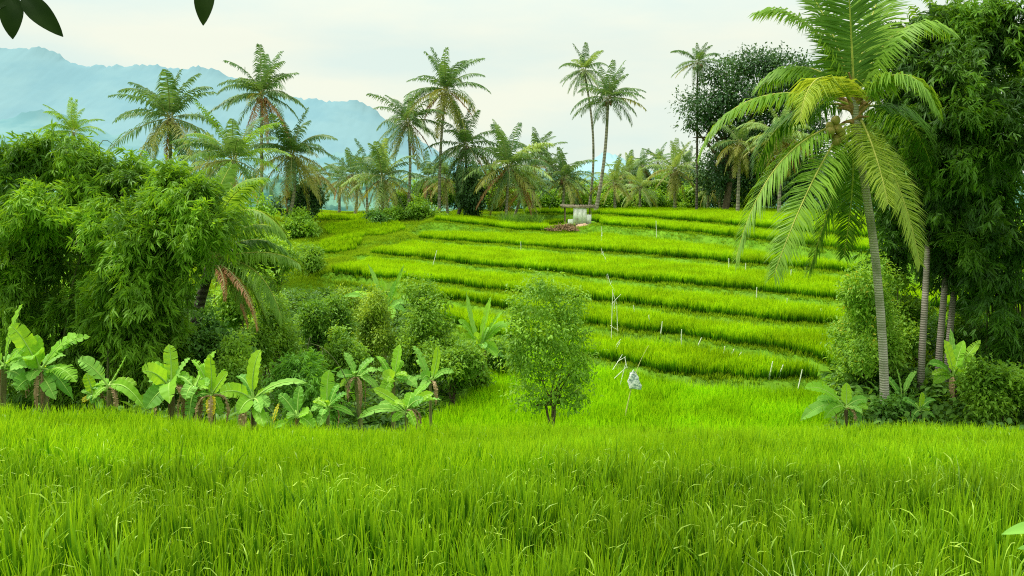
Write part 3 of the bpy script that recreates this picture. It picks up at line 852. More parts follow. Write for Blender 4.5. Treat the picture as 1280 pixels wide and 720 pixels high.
# ------------------------------------------------------------------ palms
def frond(mb, pts, az, length, llen, lw, n=46, mi_leaf=0, mi_rib=1, rib=.03, hang=.6, vee=.3, seed=0, twist=0.0, segs=2, gap=0.0, mess=.11):
    """feather leaf along pts (k,3); leaflets on both sides sweep forward and hang"""
    rg = np.random.default_rng(seed)
    pts = np.asarray(pts, float); k = len(pts)
    mb.tube(pts, np.linspace(rib, rib * .2, k), 5, 0, .5, mi_rib, cap=False)
    tan = nrm(np.gradient(pts, axis=0))
    cum = np.concatenate([[0], np.cumsum(np.linalg.norm(np.diff(pts, axis=0), axis=1))]); cum /= cum[-1]
    azv = np.array([math.cos(az), math.sin(az), 0])
    lat0 = np.array([-azv[1], azv[0], 0])
    for side in (-1, 1):
        s = np.linspace(.10, .995, n) + rg.normal(0, .004, n)
        s = np.clip(s, .05, 1)
        if gap: s = s[rg.random(n) > gap]
        m = len(s)
        p = np.stack([np.interp(s, cum, pts[:, a]) for a in range(3)], 1)
        t = nrm(np.stack([np.interp(s, cum, tan[:, a]) for a in range(3)], 1))
        lat = lat0 - (t @ lat0)[:, None] * t
        lat = nrm(lat)
        upv = np.cross(lat, t)
        upv = upv * np.where(upv[:, 2:3] < 0, -1, 1)
        if twist:
            lat = nrm(lat * math.cos(twist) + upv * math.sin(twist) * side * 1.0)
        d = nrm(lat * side * 1.0 + t * (.35 + .75 * s[:, None] ** 2) + upv * vee + rg.normal(0, mess, (m, 3)))
        l = llen * (np.minimum(1, .55 + s * 2.2)) * (1 - .62 * np.clip((s - .45) / .55, 0, 1) ** 1.6) * rg.uniform(.85, 1.12, m)
        dn = np.array([0, 0, -1.0])
        w = lw * rg.uniform(.8, 1.15, m)
        wd = nrm(t + .25 * upv)
        q0 = p
        d1 = nrm(d + dn * hang * .45); q1 = q0 + d1 * (l * .5)[:, None]
        d2 = nrm(d + dn * hang * 1.5); q2 = q1 + d2 * (l * .5)[:, None]
        V = np.stack([q0 + wd * (w * .35)[:, None], q0 - wd * (w * .35)[:, None],
                      q1 + wd * (w * .5)[:, None], q1 - wd * (w * .5)[:, None], q2], 1).reshape(-1, 3)
        b = np.arange(m)[:, None] * 5
        n0 = mb.n
        r = np.clip(.5 + rg.normal(0, .25, m), 0, 1)
        mb.add(V, b + np.array([[0, 1, 3, 2]]), np.tile([0, 0, .5, .5, 1], m), np.repeat(r, 5), mi_leaf)
        mb.f.append(b + np.array([[2, 3, 4]]) + n0); mb.mi.append(np.full(m, mi_leaf))

def frond_curve(L_, e0, bend, n=16, pw=1.4):
    p = [np.zeros(3)]; 
    for i in range(n - 1):
        s = (i + .5) / (n - 1)
        e = e0 - bend * s ** pw
        p.append(p[-1] + np.array([math.cos(e), 0, math.sin(e)]) * L_ / (n - 1))
    return np.array(p)

FV = {}
ELEV = [80, 66, 52, 38, 22, 5, -15, -38, -60]
def frond_variants(key, mats, llen=1.0, lw=.095, n=48, hang=.95, L_=1.0, gap=.08, mess=.17):
    out = []
    for i, e in enumerate(ELEV):
        for v in range(2):
            mb = MB()
            bend = R([38, 55, 72, 84, 80, 66, 55, 38, 22][i]) * (1 if v == 0 else .72)
            c = frond_curve(4.6, R(e), bend)
            frond(mb, c, 0.0, 4.6, llen, lw, n, 0, 1, .04, hang=hang * (.9 if v else 1.15), vee=.32, seed=i * 7 + v * 3 + len(key), gap=gap, mess=mess)
            out.append(mb.mesh('palm_frond', mats))
    FV[key] = out
frond_variants('far', [M['palm_far'], M['rachis_far']])
frond_variants('yel', [M['palm_far_yel'], M['rachis_far']])
frond_variants('pale', [M['palm_pale'], M['rachis_far']])
frond_variants('mid', [M['palm_near'], M['rachis']], llen=.85, lw=.07, n=64, gap=.05, mess=.14)
frond_variants('dead', [M['palm_brown'], M['rachis_far']], llen=.6)

def nut_mesh(mat, r=.13):
    mb = MB()
    u = np.linspace(0, math.pi, 8); a = np.arange(10) / 10 * 2 * math.pi
    U, A = np.meshgrid(u, a, indexing='ij')
    x = np.sin(U) * np.cos(A) * r * (1 + .08 * np.cos(3 * A)); y = np.sin(U) * np.sin(A) * r * (1 + .08 * np.cos(3 * A)); z = np.cos(U) * r * 1.2 - .12 * r * np.cos(U) ** 3
    i, j = np.meshgrid(np.arange(7), np.arange(10), indexing='ij'); i = i.ravel(); j = j.ravel(); k = (j + 1) % 10
    mb.add(np.stack([x, y, z], -1), np.stack([i * 10 + j, (i + 1) * 10 + j, (i + 1) * 10 + k, i * 10 + k], 1))
    return mb.mesh('coconut', mat, smooth=True)
NUT = nut_mesh(M['coconut']); NUT_FAR = nut_mesh(M['coconut_far'], .17)

def trunk_obj(parent, top, r0, r1, mat, sway=(0, 0), n=22, ring=.0, seg=10, flare=1.35):
    mb = MB()
    s = np.linspace(0, 1, n)
    top = np.asarray(top, float)
    p = s[:, None] * top + np.sin(math.pi * s)[:, None] * np.array([sway[0], sway[1], 0])
    p[0, 2] -= .3
    rad = r0 + (r1 - r0) * s
    rad = rad * (1 + (flare - 1) * np.exp(-s * 14))
    if ring: rad = rad * (1 + ring * np.sin(np.arange(n) * math.pi))
    mb.tube(p, rad, seg)
    return link('trunk', mb.mesh('trunk', mat, smooth=True), parent)

def palm(label, crown_px, base_px, d, size=1.0, n=20, keys=('far',), yellow=.15, dead=.05, r=.17, sway=(0, 0), nuts=5, elev=(-60, 82), trunk='trunk_far', lopside=0.0, group='coconut palms', mats_lo='yel', name='coconut_palm', basez=None):
    c = P(crown_px[0], crown_px[1], d)
    b = P(base_px[0], base_px[1], d); b[2] = G(b[0], b[1]) if basez is None else basez
    o = empty(name, b, label, 'palm', group)
    top = c - b
    trunk_obj(o, top, r, r * .7, M[trunk], sway)
    ga = rng.random() * 6.283
    n = int(n * 1.6)
    for i in range(n):
        q = (i + .5) / n
        e = elev[1] + (elev[0] - 12 - elev[1]) * q ** 1.05 + rng.normal(0, 11)
        vi = int(np.argmin(np.abs(np.array(ELEV) - e)))
        key = keys[rng.integers(len(keys))]
        if e < 0 and rng.random() < yellow * 1.5: key = mats_lo
        if e < -25 and rng.random() < dead * 3: key = 'dead'
        me = FV[key][vi * 2 + rng.integers(2)]
        ga += 2.399963
        az = ga + rng.normal(0, .2)
        s = size * 1.05 * rng.uniform(.82, 1.1) * (.88 if e > 60 else 1.0)
        link('frond', me, o, top + np.array([math.cos(az), math.sin(az), 0]) * .12 + np.array([0, 0, -.1 + .3 * (1 - q)]), az, s).rotation_euler = (rng.normal(0, .13), rng.normal(0, .1), az)
    for i in range(nuts):
        a = rng.random() * 6.283
        link('coconut', NUT_FAR, o, top + np.array([math.cos(a) * .36, math.sin(a) * .36, -.35 - rng.random() * .35]), a, rng.uniform(.8, 1.2))
    return o

# --- left group
palm('tall palm in front of the blue ridge, first of the tall ones from the left', (213, 148), (212, 275), 78, 1.16, 20, yellow=.3, nuts=7, elev=(-72, 84))
palm('tallest palm of the left group, dark nuts and one yellow frond under its crown', (327, 118), (326, 260), 82, .98, 20, yellow=.12, nuts=9, elev=(-55, 82))
palm('palm with yellow lower fronds just right of the tallest left palm', (365, 192), (356, 268), 82, 1.0, 22, yellow=.6, nuts=8, elev=(-72, 84), sway=(.5, 0))
palm('green bushy palm with low crown behind the narrow bamboo plume', (292, 200), (288, 280), 60, .92, 18, keys=('far', 'far', 'mid'), yellow=.1, nuts=0, elev=(-40, 84))
palm('small palm top poking out above the left bamboo', (92, 165), (92, 300), 66, .55, 14, keys=('mid',), yellow=0, nuts=0, elev=(-10, 80))
palm('small yellow fronded palm at the right edge of the left group', (398, 218), (384, 268), 90, .62, 14, keys=('far', 'yel'), yellow=.8, nuts=4, elev=(-70, 55))
palm('small yellow palm low behind the leaning palm', (262, 205), (262, 290), 75, .7, 14, keys=('pale',), yellow=.4, nuts=0)
# --- middle group
palm('tall grey trunked palm left of the tallest middle palm', (510, 152), (508, 280), 92, .95, 20, yellow=.2, nuts=6, sway=(.3, 0), elev=(-66, 80))
palm('tallest palm of the middle group with a slim pale trunk', (557, 112), (549, 280), 92, 1.0, 22, yellow=.3, nuts=6, sway=(-.2, 0), elev=(-58, 84))
palm('leaning palm of middle height under the tallest middle palm', (582, 182), (571, 278), 92, .98, 20, yellow=.15, nuts=6, sway=(.4, 0), elev=(-60, 80), trunk='trunk_dark')
palm('palm with drooping yellowish fronds above the round dark bush', (478, 222), (479, 276), 90, .92, 20, yellow=.5, nuts=5, keys=('far', 'pale'), elev=(-62, 80))
palm('slender palm half hidden left of the drooping yellowish palm', (440, 218), (443, 272), 100, .82, 16, yellow=.3, nuts=3, sway=(.4, 0))
palm('leftmost thin palm of the middle group with a small crown', (425, 225), (424, 270), 105, .6, 14, yellow=.3, nuts=2)
palm('thin palm behind the drooping yellowish palm', (458, 205), (459, 270), 108, .7, 14, yellow=.2, nuts=2)
palm('low palm tucked beneath the leaning middle palm', (556, 222), (560, 274), 100, .72, 14, yellow=.4, nuts=2)
palm('broad bushy palm with brown dead fronds between the dark conical tree and the hut', (636, 208), (632, 275), 90, 1.08, 22, yellow=.25, dead=.15, nuts=4, elev=(-66, 84), keys=('far', 'pale'))
palm('brown thatched palm low beside the broad bushy palm', (655, 235), (640, 274), 94, .72, 14, yellow=.5, dead=.2, nuts=0)
palm('medium palm with dark nuts right of the broad bushy palm', (671, 195), (665, 262), 98, .78, 18, yellow=.15, nuts=8, elev=(-50, 80))
palm('short dark palm left of the hut', (706, 222), (703, 264), 96, .74, 17, yellow=.15, nuts=3, elev=(-45, 82))
palm('tallest thin palm standing behind the white hut', (730, 88), (736, 265), 98, .62, 18, keys=('pale', 'far'), yellow=.05, nuts=4, r=.15, sway=(.75, 0), elev=(-68, 82))
palm('tall palm with a leaning pale trunk right of the hut', (760, 122), (744, 268), 93, .86, 18, yellow=.15, nuts=5, r=.2, sway=(.3, 0), elev=(-25, 84))
# --- right of the hut
palm('low bright palm just right of the hut', (768, 228), (769, 262), 96, .66, 14, keys=('pale',), yellow=.5, nuts=0, elev=(-40, 82))
palm('low spreading palm between the bright palm and the orange fronded palm', (800, 235), (800, 262), 100, .66, 14, keys=('pale',), yellow=.35, nuts=0, elev=(-30, 82))
palm('pale palm with an orange yellow skirt of fronds', (843, 212), (844, 262), 97, .74, 18, keys=('pale',), yellow=.8, nuts=3, elev=(-70, 84))
palm('small distant palm crown over the low spreading palm', (803, 208), (803, 262), 116, .62, 14, yellow=.1, nuts=0)
palm('small distant palm left of the thin palm with the orange skirt neighbour', (822, 202), (822, 262), 120, .58, 14, yellow=.1, nuts=0)
palm('small distant palm behind the hut roof', (692, 236), (694, 262), 112, .5, 12, yellow=.3, nuts=0)
palm('very thin tall palm at the left edge of the big dark tree', (872, 78), (871, 262), 92, .56, 17, yellow=.05, nuts=3, r=.13, elev=(-55, 80), trunk='trunk_dark')
palm('pale palm with drooping yellow fronds in front of the dark tree', (925, 178), (922, 262), 88, .72, 18, keys=('pale', 'far'), yellow=.6, nuts=3, elev=(-72, 70))
palm('pale dry palm half hidden by the fronds of the big right palm', (976, 172), (974, 262), 84, .85, 18, keys=('pale',), yellow=.6, dead=.1, nuts=0, elev=(-70, 80))
palm('short palm low at the foot of the dark tree', (885, 236), (885, 262), 100, .5, 12, keys=('pale',), yellow=.3, nuts=0)

palm('small palm between the leaning middle palm and the broad bushy palm', (610, 226), (612, 268), 106, .72, 14, yellow=.2, nuts=0)
palm('small palm between the nut bearing medium palm and the short dark palm', (689, 208), (689, 264), 110, .62, 14, yellow=.2, nuts=0)
palm('low palm right behind the hut roof', (722, 236), (722, 264), 104, .56, 13, keys=('pale',), yellow=.3, nuts=0, elev=(-30, 82))
palm('upright palm between the low bright palm and the low spreading palm', (786, 216), (786, 264), 110, .66, 15, keys=('pale', 'far'), yellow=.3, nuts=0)
palm('small palm tucked against the foot of the very thin tall palm', (860, 206), (860, 264), 110, .62, 14, yellow=.3, nuts=0)
palm('dark crowned palm between the very thin palm and the pale drooping palm', (900, 222), (900, 262), 98, .6, 14, yellow=.1, nuts=0)
palm('palm crown showing between the two tallest middle trunks', (534, 222), (534, 268), 106, .74, 15, yellow=.3, nuts=0)
palm('short light palm between the drooping yellowish palm and the tall grey trunk', (494, 236), (494, 270), 104, .6, 13, keys=('pale',), yellow=.4, nuts=0)
# --- the leaning palm in the ravine
def px_frond(o, org, pts, d, mats, llen, lw, n, doff=(0, 0, 0), hang=.7, rib=.03, seed=0, az=None, name='frond', gap=0.0, vee=.3, twist=0.0):
    """frond from four photo positions; doff = how far the last three lie behind (+) or before (-) the crown"""
    q = [P(*pts[0], d)] + [P(pts[i][0], pts[i][1], d + doff[i - 1]) for i in (1, 2, 3)]
    c = bez(*q, 26) - org
    hv = c[-1] - c[0]
    a = math.atan2(hv[1], hv[0]) if az is None else az
    mb = MB(); frond(mb, c, a, 0, llen, lw, n, 0, 1, rib, hang=hang, seed=seed, gap=gap, vee=vee, twist=twist)
    return link(name, mb.mesh('palm_frond', mats), o)

dl = 25.5
b = P(230, 418, dl); b[2] = G(b[0], b[1])
o = empty('coconut_palm', b, 'dark trunked palm leaning right over the ravine with red brown dead fronds', 'palm', 'coconut palms')
c = P(265, 325, dl)
trunk_obj(o, c - b, .17, .14, M['trunk_dark'], (-.25, 0))
nm = [M['palm_near'], M['rachis']]; nd_ = [M['palm_dark'], M['rachis']]; ny = [M['palm_yel'], M['rachis']]; nb = [M['palm_brown'], M['rachis_far']]
LF = [([(265, 325), (262, 260), (285, 222), (330, 222)], (0, 0, .5), nm), ([(265, 325), (270, 265), (315, 235), (356, 292)], (-.3, -.6, -.6), nm),
      ([(265, 325), (285, 285), (330, 262), (360, 300)], (.2, .4, .6), nm), ([(265, 325), (300, 315), (345, 308), (374, 330)], (-.3, -.6, -.8), nm),
      ([(265, 325), (300, 320), (335, 335), (352, 398)], (-.5, -1, -1.2), nm), ([(265, 325), (290, 325), (318, 350), (335, 410)], (.3, .6, .8), nm),
      ([(265, 325), (255, 270), (250, 235), (225, 225)], (.3, .8, 1.2), nm), ([(265, 325), (262, 270), (270, 235), (290, 205)], (.6, 1.2, 1.6), nm),
      ([(265, 325), (290, 300), (330, 285), (362, 320)], (.5, 1, 1.3), nd_), ([(265, 325), (285, 330), (300, 345), (305, 385)], (-.4, -.8, -.9), nm),
      ([(265, 325), (245, 310), (225, 315), (215, 345)], (.4, .9, 1.2), nd_), ([(265, 325), (268, 280), (280, 240), (320, 225)], (-.5, -1.2, -1.5), nm)]
for i, (pts, df, mt) in enumerate(LF):
    px_frond(o, b, pts, dl, mt, .78, .05, 96, df, seed=200 + i, hang=.9)
for i, (pts, df) in enumerate([([(268, 328), (276, 335), (282, 348), (281, 375)], (-.2, -.3, -.4)), ([(268, 328), (290, 335), (316, 365), (322, 412)], (-.3, -.5, -.6)), ([(268, 330), (285, 340), (303, 370), (310, 408)], (.2, .2, .3))]):
    x = px_frond(o, b, pts, dl - .4, nb, .26, .045, 60, (df[0] - .5, df[1] - .8, df[2] - .9), seed=230 + i, hang=1.3, name='dead_frond')
    x['label'] = 'red brown dead frond hanging'

# --- the big palm at the right
dm = 25.0
b = P(1106, 532, dm); b[2] = G(b[0], b[1])
o = empty('coconut_palm', b, 'biggest palm at the right with a pale ringed trunk and a bunch of coconuts', 'palm', 'coconut palms')
org = P(1067, 150, dm)
mb = MB()
tp = np.array([P(1106, 534, dm), P(1106, 500, dm), P(1104, 440, dm), P(1100, 380, dm), P(1093, 310, dm), P(1084, 250, dm), P(1076, 200, dm), P(1067, 122, dm)]) - b
tp[0, 2] = -.3
tt = np.linspace(0, 7, 46)
tpi = np.stack([np.interp(tt, np.arange(8), tp[:, q]) for q in range(3)], 1)
kk = np.ones(5) / 5
for q in range(3): tpi[2:-2, q] = np.convolve(tpi[:, q], kk, 'valid')
rr = np.linspace(.128, .105, 46) * (1 + .35 * np.exp(-np.arange(46) / 4.0)); rr = rr * (1 + .035 * np.sin(np.arange(46) * math.pi / 1.0 + .5 * (np.arange(46) % 2)))
mb.tube(tpi, rr, 14)
link('trunk', mb.mesh('trunk', M['trunk_near'], smooth=True), o)
MF = [  # photo curve, depth offsets, material, leaflet length, hang, seed
    ([(1068, 130), (1066, 70), (1062, 10), (1058, -70)], (-.2, -.5, -.9), nd_, 1.0, .15, 1),
    ([(1066, 128), (1040, 50), (995, 0), (950, 16)], (.3, .8, 1.2), nm, .95, .6, 2),
    ([(1066, 130), (1040, 85), (1010, 80), (1000, 150)], (-1.0, -1.9, -2.4), ny, .8, .8, 3),
    ([(1064, 132), (1005, 105), (905, 105), (876, 192)], (.2, .4, .6), nm, .85, .85, 4),
    ([(1055, 155), (1000, 165), (945, 215), (920, 325)], (-.3, -.6, -.8), nm, .85, .8, 5),
    ([(1057, 158), (1035, 185), (1000, 250), (967, 345)], (-.7, -1.4, -1.7), nm, .85, .55, 6),
    ([(1075, 148), (1085, 165), (1100, 205), (1110, 255)], (-1.0, -2.0, -2.6), ny, .8, .45, 7),
    ([(1086, 165), (1105, 185), (1135, 250), (1150, 330)], (-.4, -.9, -1.3), ny, .62, .45, 8),
    ([(1062, 158), (1056, 200), (1035, 260), (1012, 338)], (.3, .6, .8), nd_, .85, .6, 9),
    ([(1070, 126), (1095, 50), (1135, 10), (1185, 40)], (.2, .5, .7), nm, .95, .7, 10),
    ([(1072, 130), (1105, 85), (1145, 75), (1170, 135)], (-.5, -1.0, -1.4), nm, .9, .75, 11),
    ([(1068, 126), (1075, 60), (1095, 0), (1120, -60)], (.6, 1.3, 1.8), nm, .95, .3, 12),
    ([(1066, 126), (1050, 50), (1020, -10), (985, -40)], (.8, 1.6, 2.2), nm, .95, .4, 13),
    ([(1072, 138), (1105, 120), (1145, 140), (1165, 210)], (.6, 1.3, 1.7), nd_, .85, .8, 14),
    ([(1063, 134), (1030, 120), (960, 140), (945, 215)], (.9, 2.0, 2.6), nd_, .85, .85, 15),
    ([(1064, 150), (1070, 200), (1065, 260), (1055, 320)], (.8, 1.6, 1.9), nd_, .8, .5, 16),
    ([(1066, 130), (1030, 75), (985, 70), (950, 110)], (.8, 1.7, 2.3), nm, .9, .8, 17),
]
for i, (pts, df, mt, ll, hg, sd) in enumerate(MF):
    azz = None
    if i == 0: azz = -math.pi / 2
    if i in (6, 7): azz = -math.pi / 2 + .3
    if i == 5: azz = -math.pi / 2 - .5
    x = px_frond(o, b, pts, dm, mt, ll * 1.22, .058, 124, df, hg * 1.05, .04, 300 + sd, az=azz, gap=.02)
    if mt is ny: x['label'] = 'yellowing frond bending toward the viewer'
for i in range(13):
    q = P(1042 + rng.normal(0, 9), 168 + rng.normal(0, 8), dm - .35 + rng.normal(0, .12)) - b
    link('coconut', NUT, o, q, rng.random() * 6, rng.uniform(.75, 1.0))
mb = MB()   # fibrous leaf bases and spathe
for i in range(34):
    a = rng.random() * 6.283; q = org - b + np.array([0, 0, rng.uniform(-.1, .6)])
    e = q + np.array([math.cos(a) * .45, math.sin(a) * .45, rng.uniform(-.25, .75)])
    mb.tube(bez(q, q + (e - q) * .3 + np.array([0, 0, .15]), q + (e - q) * .7, e, 6), np.linspace(.07, .02, 6), 5)
link('leaf_bases', mb.mesh('leaf_bases', noise_mat('leaf_base', (.16, .09, .04), (.42, .27, .10), scale=7, bump=.3)), o)

# --- three thinner trunks in the right grove (their crowns are in the bamboo)
def grove_palm(label, pts, d, size, r):
    b = P(*pts[0], d); b[2] = G(b[0], b[1])
    o = empty('coconut_palm', b, label, 'palm', 'coconut palms')
    q = np.array([P(a, c_, d + dd) for (a, c_), dd in zip(pts, (0, .15, .6, 2.2, 6.0))]) - b; q[0, 2] = -.3
    t = np.linspace(0, len(q) - 1, 24)
    c = np.stack([np.interp(t, np.arange(len(q)), q[:, k]) for k in range(3)], 1)
    mb = MB(); mb.tube(c, np.linspace(r * .85, r * .65, 24), 10)
    link('trunk', mb.mesh('trunk', M['trunk_grove'], smooth=True), o)
    ga = rng.random() * 6
    for i in range(13):
        e = 80 - 120 * (i + .5) / 13
        vi = int(np.argmin(np.abs(np.array(ELEV) - e)))
        ga += 2.4
        link('frond', FV['mid'][vi * 2 + i % 2], o, c[-1], ga, size)
    return o
grove_palm('thinner palm trunk just right of the biggest palm trunk', [(1150, 512), (1152, 450), (1156, 380), (1160, 300), (1166, 130)], 26.6, .8, .13)
grove_palm('dim palm trunk second right of the biggest palm trunk', [(1172, 500), (1174, 440), (1180, 370), (1186, 300), (1195, 120)], 27.6, .8, .13)
grove_palm('pale slanting palm trunk third right of the biggest palm trunk', [(1183, 490), (1186, 430), (1192, 370), (1198, 330), (1225, 90)], 27.9, .8, .125)

# ------------------------------------------------------------------ banana plants
def banana_leaf(base, ctrl, tip, width, face, tear=.3, seed=0, petiole=.16):
    """paddle leaf along a bent midrib; blade in two halves, torn into strips where the wind has split it"""
    rg = np.random.default_rng(seed)
    n = 22
    t = np.linspace(0, 1, n)[:, None]
    base, ctrl, tip = (np.asarray(q, float) for q in (base, ctrl, tip))
    c = (1 - t) ** 2 * base + 2 * (1 - t) * t * ctrl + t * t * tip
    tan = nrm(np.gradient(c, axis=0))
    face = np.asarray(face, float)
    sd = nrm(np.cross(tan, face)); nn = np.cross(sd, tan)
    s = np.linspace(0, 1, n)
    u = np.clip((s - petiole) / (1 - petiole), 0, 1)
    wp = width * .5 * np.minimum(1, (u / .16) ** .6) * (1 - np.clip((u - .55) / .45, 0, 1) ** 2.2) 
    mb = MB()
    mb.tube(c, np.linspace(.022, .004, n), 6, 0, .5, 1, cap=False)
    vee = rg.uniform(.1, .35); rbase = rg.random() * .7 + .15
    L_ = np.linalg.norm(np.diff(c, axis=0), axis=1).sum()
    for side in (-1, 1):
        start = None
        i = int(petiole * n)
        while i < n - 1:
            j = i + 1
            while j < n - 1 and rg.random() > tear: j += 1
            idx = np.arange(i, j + 1)
            m = len(idx)
            drop = rg.uniform(0, .35) * tear * 2.2
            rowv = []; tv = []
            for k_, f_ in enumerate((0.0, .5, 1.0)):
                w = wp[idx] * f_
                if k_ == 2:
                    w = w * (1 + rg.normal(0, .03, m))
                shrink = np.zeros((m, 1))
                if m > 1 and tear > .05:
                    g = np.linspace(-1, 1, m)[:, None] * f_ * .012 * L_
                    shrink = -g
                p = c[idx] + sd[idx] * side * w[:, None] * math.cos(drop * f_) + nn[idx] * (w * (vee - .9 * drop * f_) )[:, None] + tan[idx] * (shrink + w[:, None] * .22 * f_)
                p = p + nn[idx] * (.016 * np.sin(idx * 2.1 + side) * f_)[:, None]
                rowv.append(p); tv.append(np.full(m, f_))
            V = np.concatenate(rowv)
            a = np.arange(m - 1)
            f = np.concatenate([np.stack([a, a + 1, m + a + 1, m + a], 1), np.stack([m + a, m + a + 1, 2 * m + a + 1, 2 * m + a], 1)])
            mb.add(V, f, np.concatenate(tv), np.tile(rbase + .22 * ((idx % 2) - .5), 3), 0)
            i = j
    return mb

BSEED = [0]
def banana(label, base_px, top_px, d, leaves, stem_r=.09, dead=2, group='banana plants', stem='banana_stem', scale_w=.88):
    """leaves: (tip x, tip y, bulge, width m, depth offset of tip, material, tear[, facing]) in photo positions from the crown at top_px"""
    b = P(*base_px, d); b[2] = G(b[0], b[1])
    o = empty('banana_plant', b, label, 'banana plant', group)
    c = P(*top_px, d) - b
    mb = MB()
    k = np.linspace(0, 1, 8)[:, None]
    mb.tube(k * c + np.array([0, 0, -.1]), np.linspace(stem_r, stem_r * .55, 8), 10)
    link('stem', mb.mesh('stem', M[stem], smooth=True), o)
    for lf in leaves:
        BSEED[0] += 1
        tx, ty, bulge, w, do, mk, tear = lf[:7]
        tip = P(tx, ty, d + do) - b
        mid = (c + tip) / 2; L_ = np.linalg.norm(tip - c)
        ctrl = mid + np.array([0, 0, 1.0]) * bulge * L_
        hv = tip - c
        if len(lf) > 7: face = np.array(lf[7], float)
        elif mk == 'banana_b': face = np.array([-.35 * np.sign(hv[0] + 1e-6), -.85, .6])
        else:
            rf = np.random.default_rng(BSEED[0] + 900)
            face = np.array([-.35 * np.sign(hv[0] + 1e-6) + rf.normal(0, .25), -rf.uniform(.15, .95), rf.uniform(.5, 1.0)])
        m_ = banana_leaf(c * rng.uniform(.9, 1.0), ctrl + rng.normal(0, .05, 3) * L_, tip, w * scale_w, face, max(tear, .06 if mk != 'banana_b' else 0), BSEED[0])
        x = link('leaf', m_.mesh('banana_leaf', [M[mk], M['banana_rib']]), o)
        if mk == 'banana_yel': x['label'] = 'yellow withering leaf'
    lm = np.mean([np.linalg.norm(P(q[0], q[1], d) - b - c) for q in leaves]) if leaves else .8
    for i in range(4 if dead > 0 else 1):
        BSEED[0] += 1
        a = rng.random() * 6.283; l = lm * rng.uniform(.6, 1.0); e = rng.uniform(-.6, .5)
        tip = c + np.array([math.cos(a) * l * .9, math.sin(a) * l * .9, e * l])
        m_ = banana_leaf(c - np.array([0, 0, .04]), (c + tip) / 2 + np.array([0, 0, .3 * l]), tip, rng.uniform(.2, .34) * lm / .9, (math.cos(a) * .3, -.6 + math.sin(a) * .3, .8), rng.uniform(.1, .45), BSEED[0])
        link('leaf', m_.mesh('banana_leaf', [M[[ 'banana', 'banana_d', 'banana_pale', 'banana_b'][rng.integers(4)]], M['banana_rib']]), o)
    for i in range(dead):
        BSEED[0] += 1
        a = rng.random() * 6.283; l = rng.uniform(.5, .95)
        tip = c + np.array([math.cos(a) * .28, math.sin(a) * .25 - .1, -l])
        m_ = banana_leaf(c - np.array([0, 0, .05]), c + np.array([math.cos(a) * .4, math.sin(a) * .4, .05]), tip, rng.uniform(.07, .13), (math.cos(a), math.sin(a) - .5, .2), .75, BSEED[0])
        link('dead_leaf', m_.mesh('banana_leaf', [M['banana_dead'], M['banana_dead']]), o)
    return o
B, BB, BP, BD, BY = 'banana', 'banana_b', 'banana_pale', 'banana_d', 'banana_yel'
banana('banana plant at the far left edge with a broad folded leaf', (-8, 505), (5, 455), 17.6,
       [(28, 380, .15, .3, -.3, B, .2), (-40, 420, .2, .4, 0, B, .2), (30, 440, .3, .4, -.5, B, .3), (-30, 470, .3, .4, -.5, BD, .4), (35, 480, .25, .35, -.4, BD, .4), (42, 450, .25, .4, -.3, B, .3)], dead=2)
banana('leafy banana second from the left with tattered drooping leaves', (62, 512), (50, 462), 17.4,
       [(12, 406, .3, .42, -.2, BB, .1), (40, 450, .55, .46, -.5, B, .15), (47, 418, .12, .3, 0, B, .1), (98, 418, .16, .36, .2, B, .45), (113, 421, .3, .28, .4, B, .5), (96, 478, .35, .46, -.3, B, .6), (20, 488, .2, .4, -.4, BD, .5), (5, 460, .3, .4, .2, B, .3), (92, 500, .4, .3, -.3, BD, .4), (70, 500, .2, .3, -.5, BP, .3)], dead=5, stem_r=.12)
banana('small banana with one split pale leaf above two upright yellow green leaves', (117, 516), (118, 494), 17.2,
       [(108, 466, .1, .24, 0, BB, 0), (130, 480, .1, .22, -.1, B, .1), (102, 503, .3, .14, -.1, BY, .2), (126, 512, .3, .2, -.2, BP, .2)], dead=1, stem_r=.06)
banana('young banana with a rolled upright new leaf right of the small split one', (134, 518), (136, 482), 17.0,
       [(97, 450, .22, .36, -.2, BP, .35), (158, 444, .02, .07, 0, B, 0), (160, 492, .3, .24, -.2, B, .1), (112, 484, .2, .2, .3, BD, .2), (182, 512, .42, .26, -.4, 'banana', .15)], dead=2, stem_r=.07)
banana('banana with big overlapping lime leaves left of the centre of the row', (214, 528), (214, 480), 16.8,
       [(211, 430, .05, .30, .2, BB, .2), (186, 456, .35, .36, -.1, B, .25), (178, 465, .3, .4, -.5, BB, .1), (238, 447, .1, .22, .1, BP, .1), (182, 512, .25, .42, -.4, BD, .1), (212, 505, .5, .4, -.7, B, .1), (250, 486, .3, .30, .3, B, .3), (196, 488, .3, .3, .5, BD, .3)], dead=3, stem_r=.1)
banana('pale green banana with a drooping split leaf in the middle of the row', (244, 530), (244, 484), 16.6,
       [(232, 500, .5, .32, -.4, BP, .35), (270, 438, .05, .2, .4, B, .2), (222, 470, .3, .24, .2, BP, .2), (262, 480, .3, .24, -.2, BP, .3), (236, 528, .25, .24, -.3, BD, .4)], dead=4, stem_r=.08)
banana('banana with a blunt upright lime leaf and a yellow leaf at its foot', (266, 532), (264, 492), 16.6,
       [(262, 442, .02, .30, 0, BB, .15), (285, 465, .1, .3, -.2, BB, .02), (239, 450, .35, .2, .1, B, .2), (265, 524, .2, .24, -.3, BY, .3), (250, 485, .5, .3, -.3, B, .2), (282, 462, .3, .2, .3, BD, .1), (276, 520, .3, .25, -.1, B, .3)], dead=3, stem_r=.09)
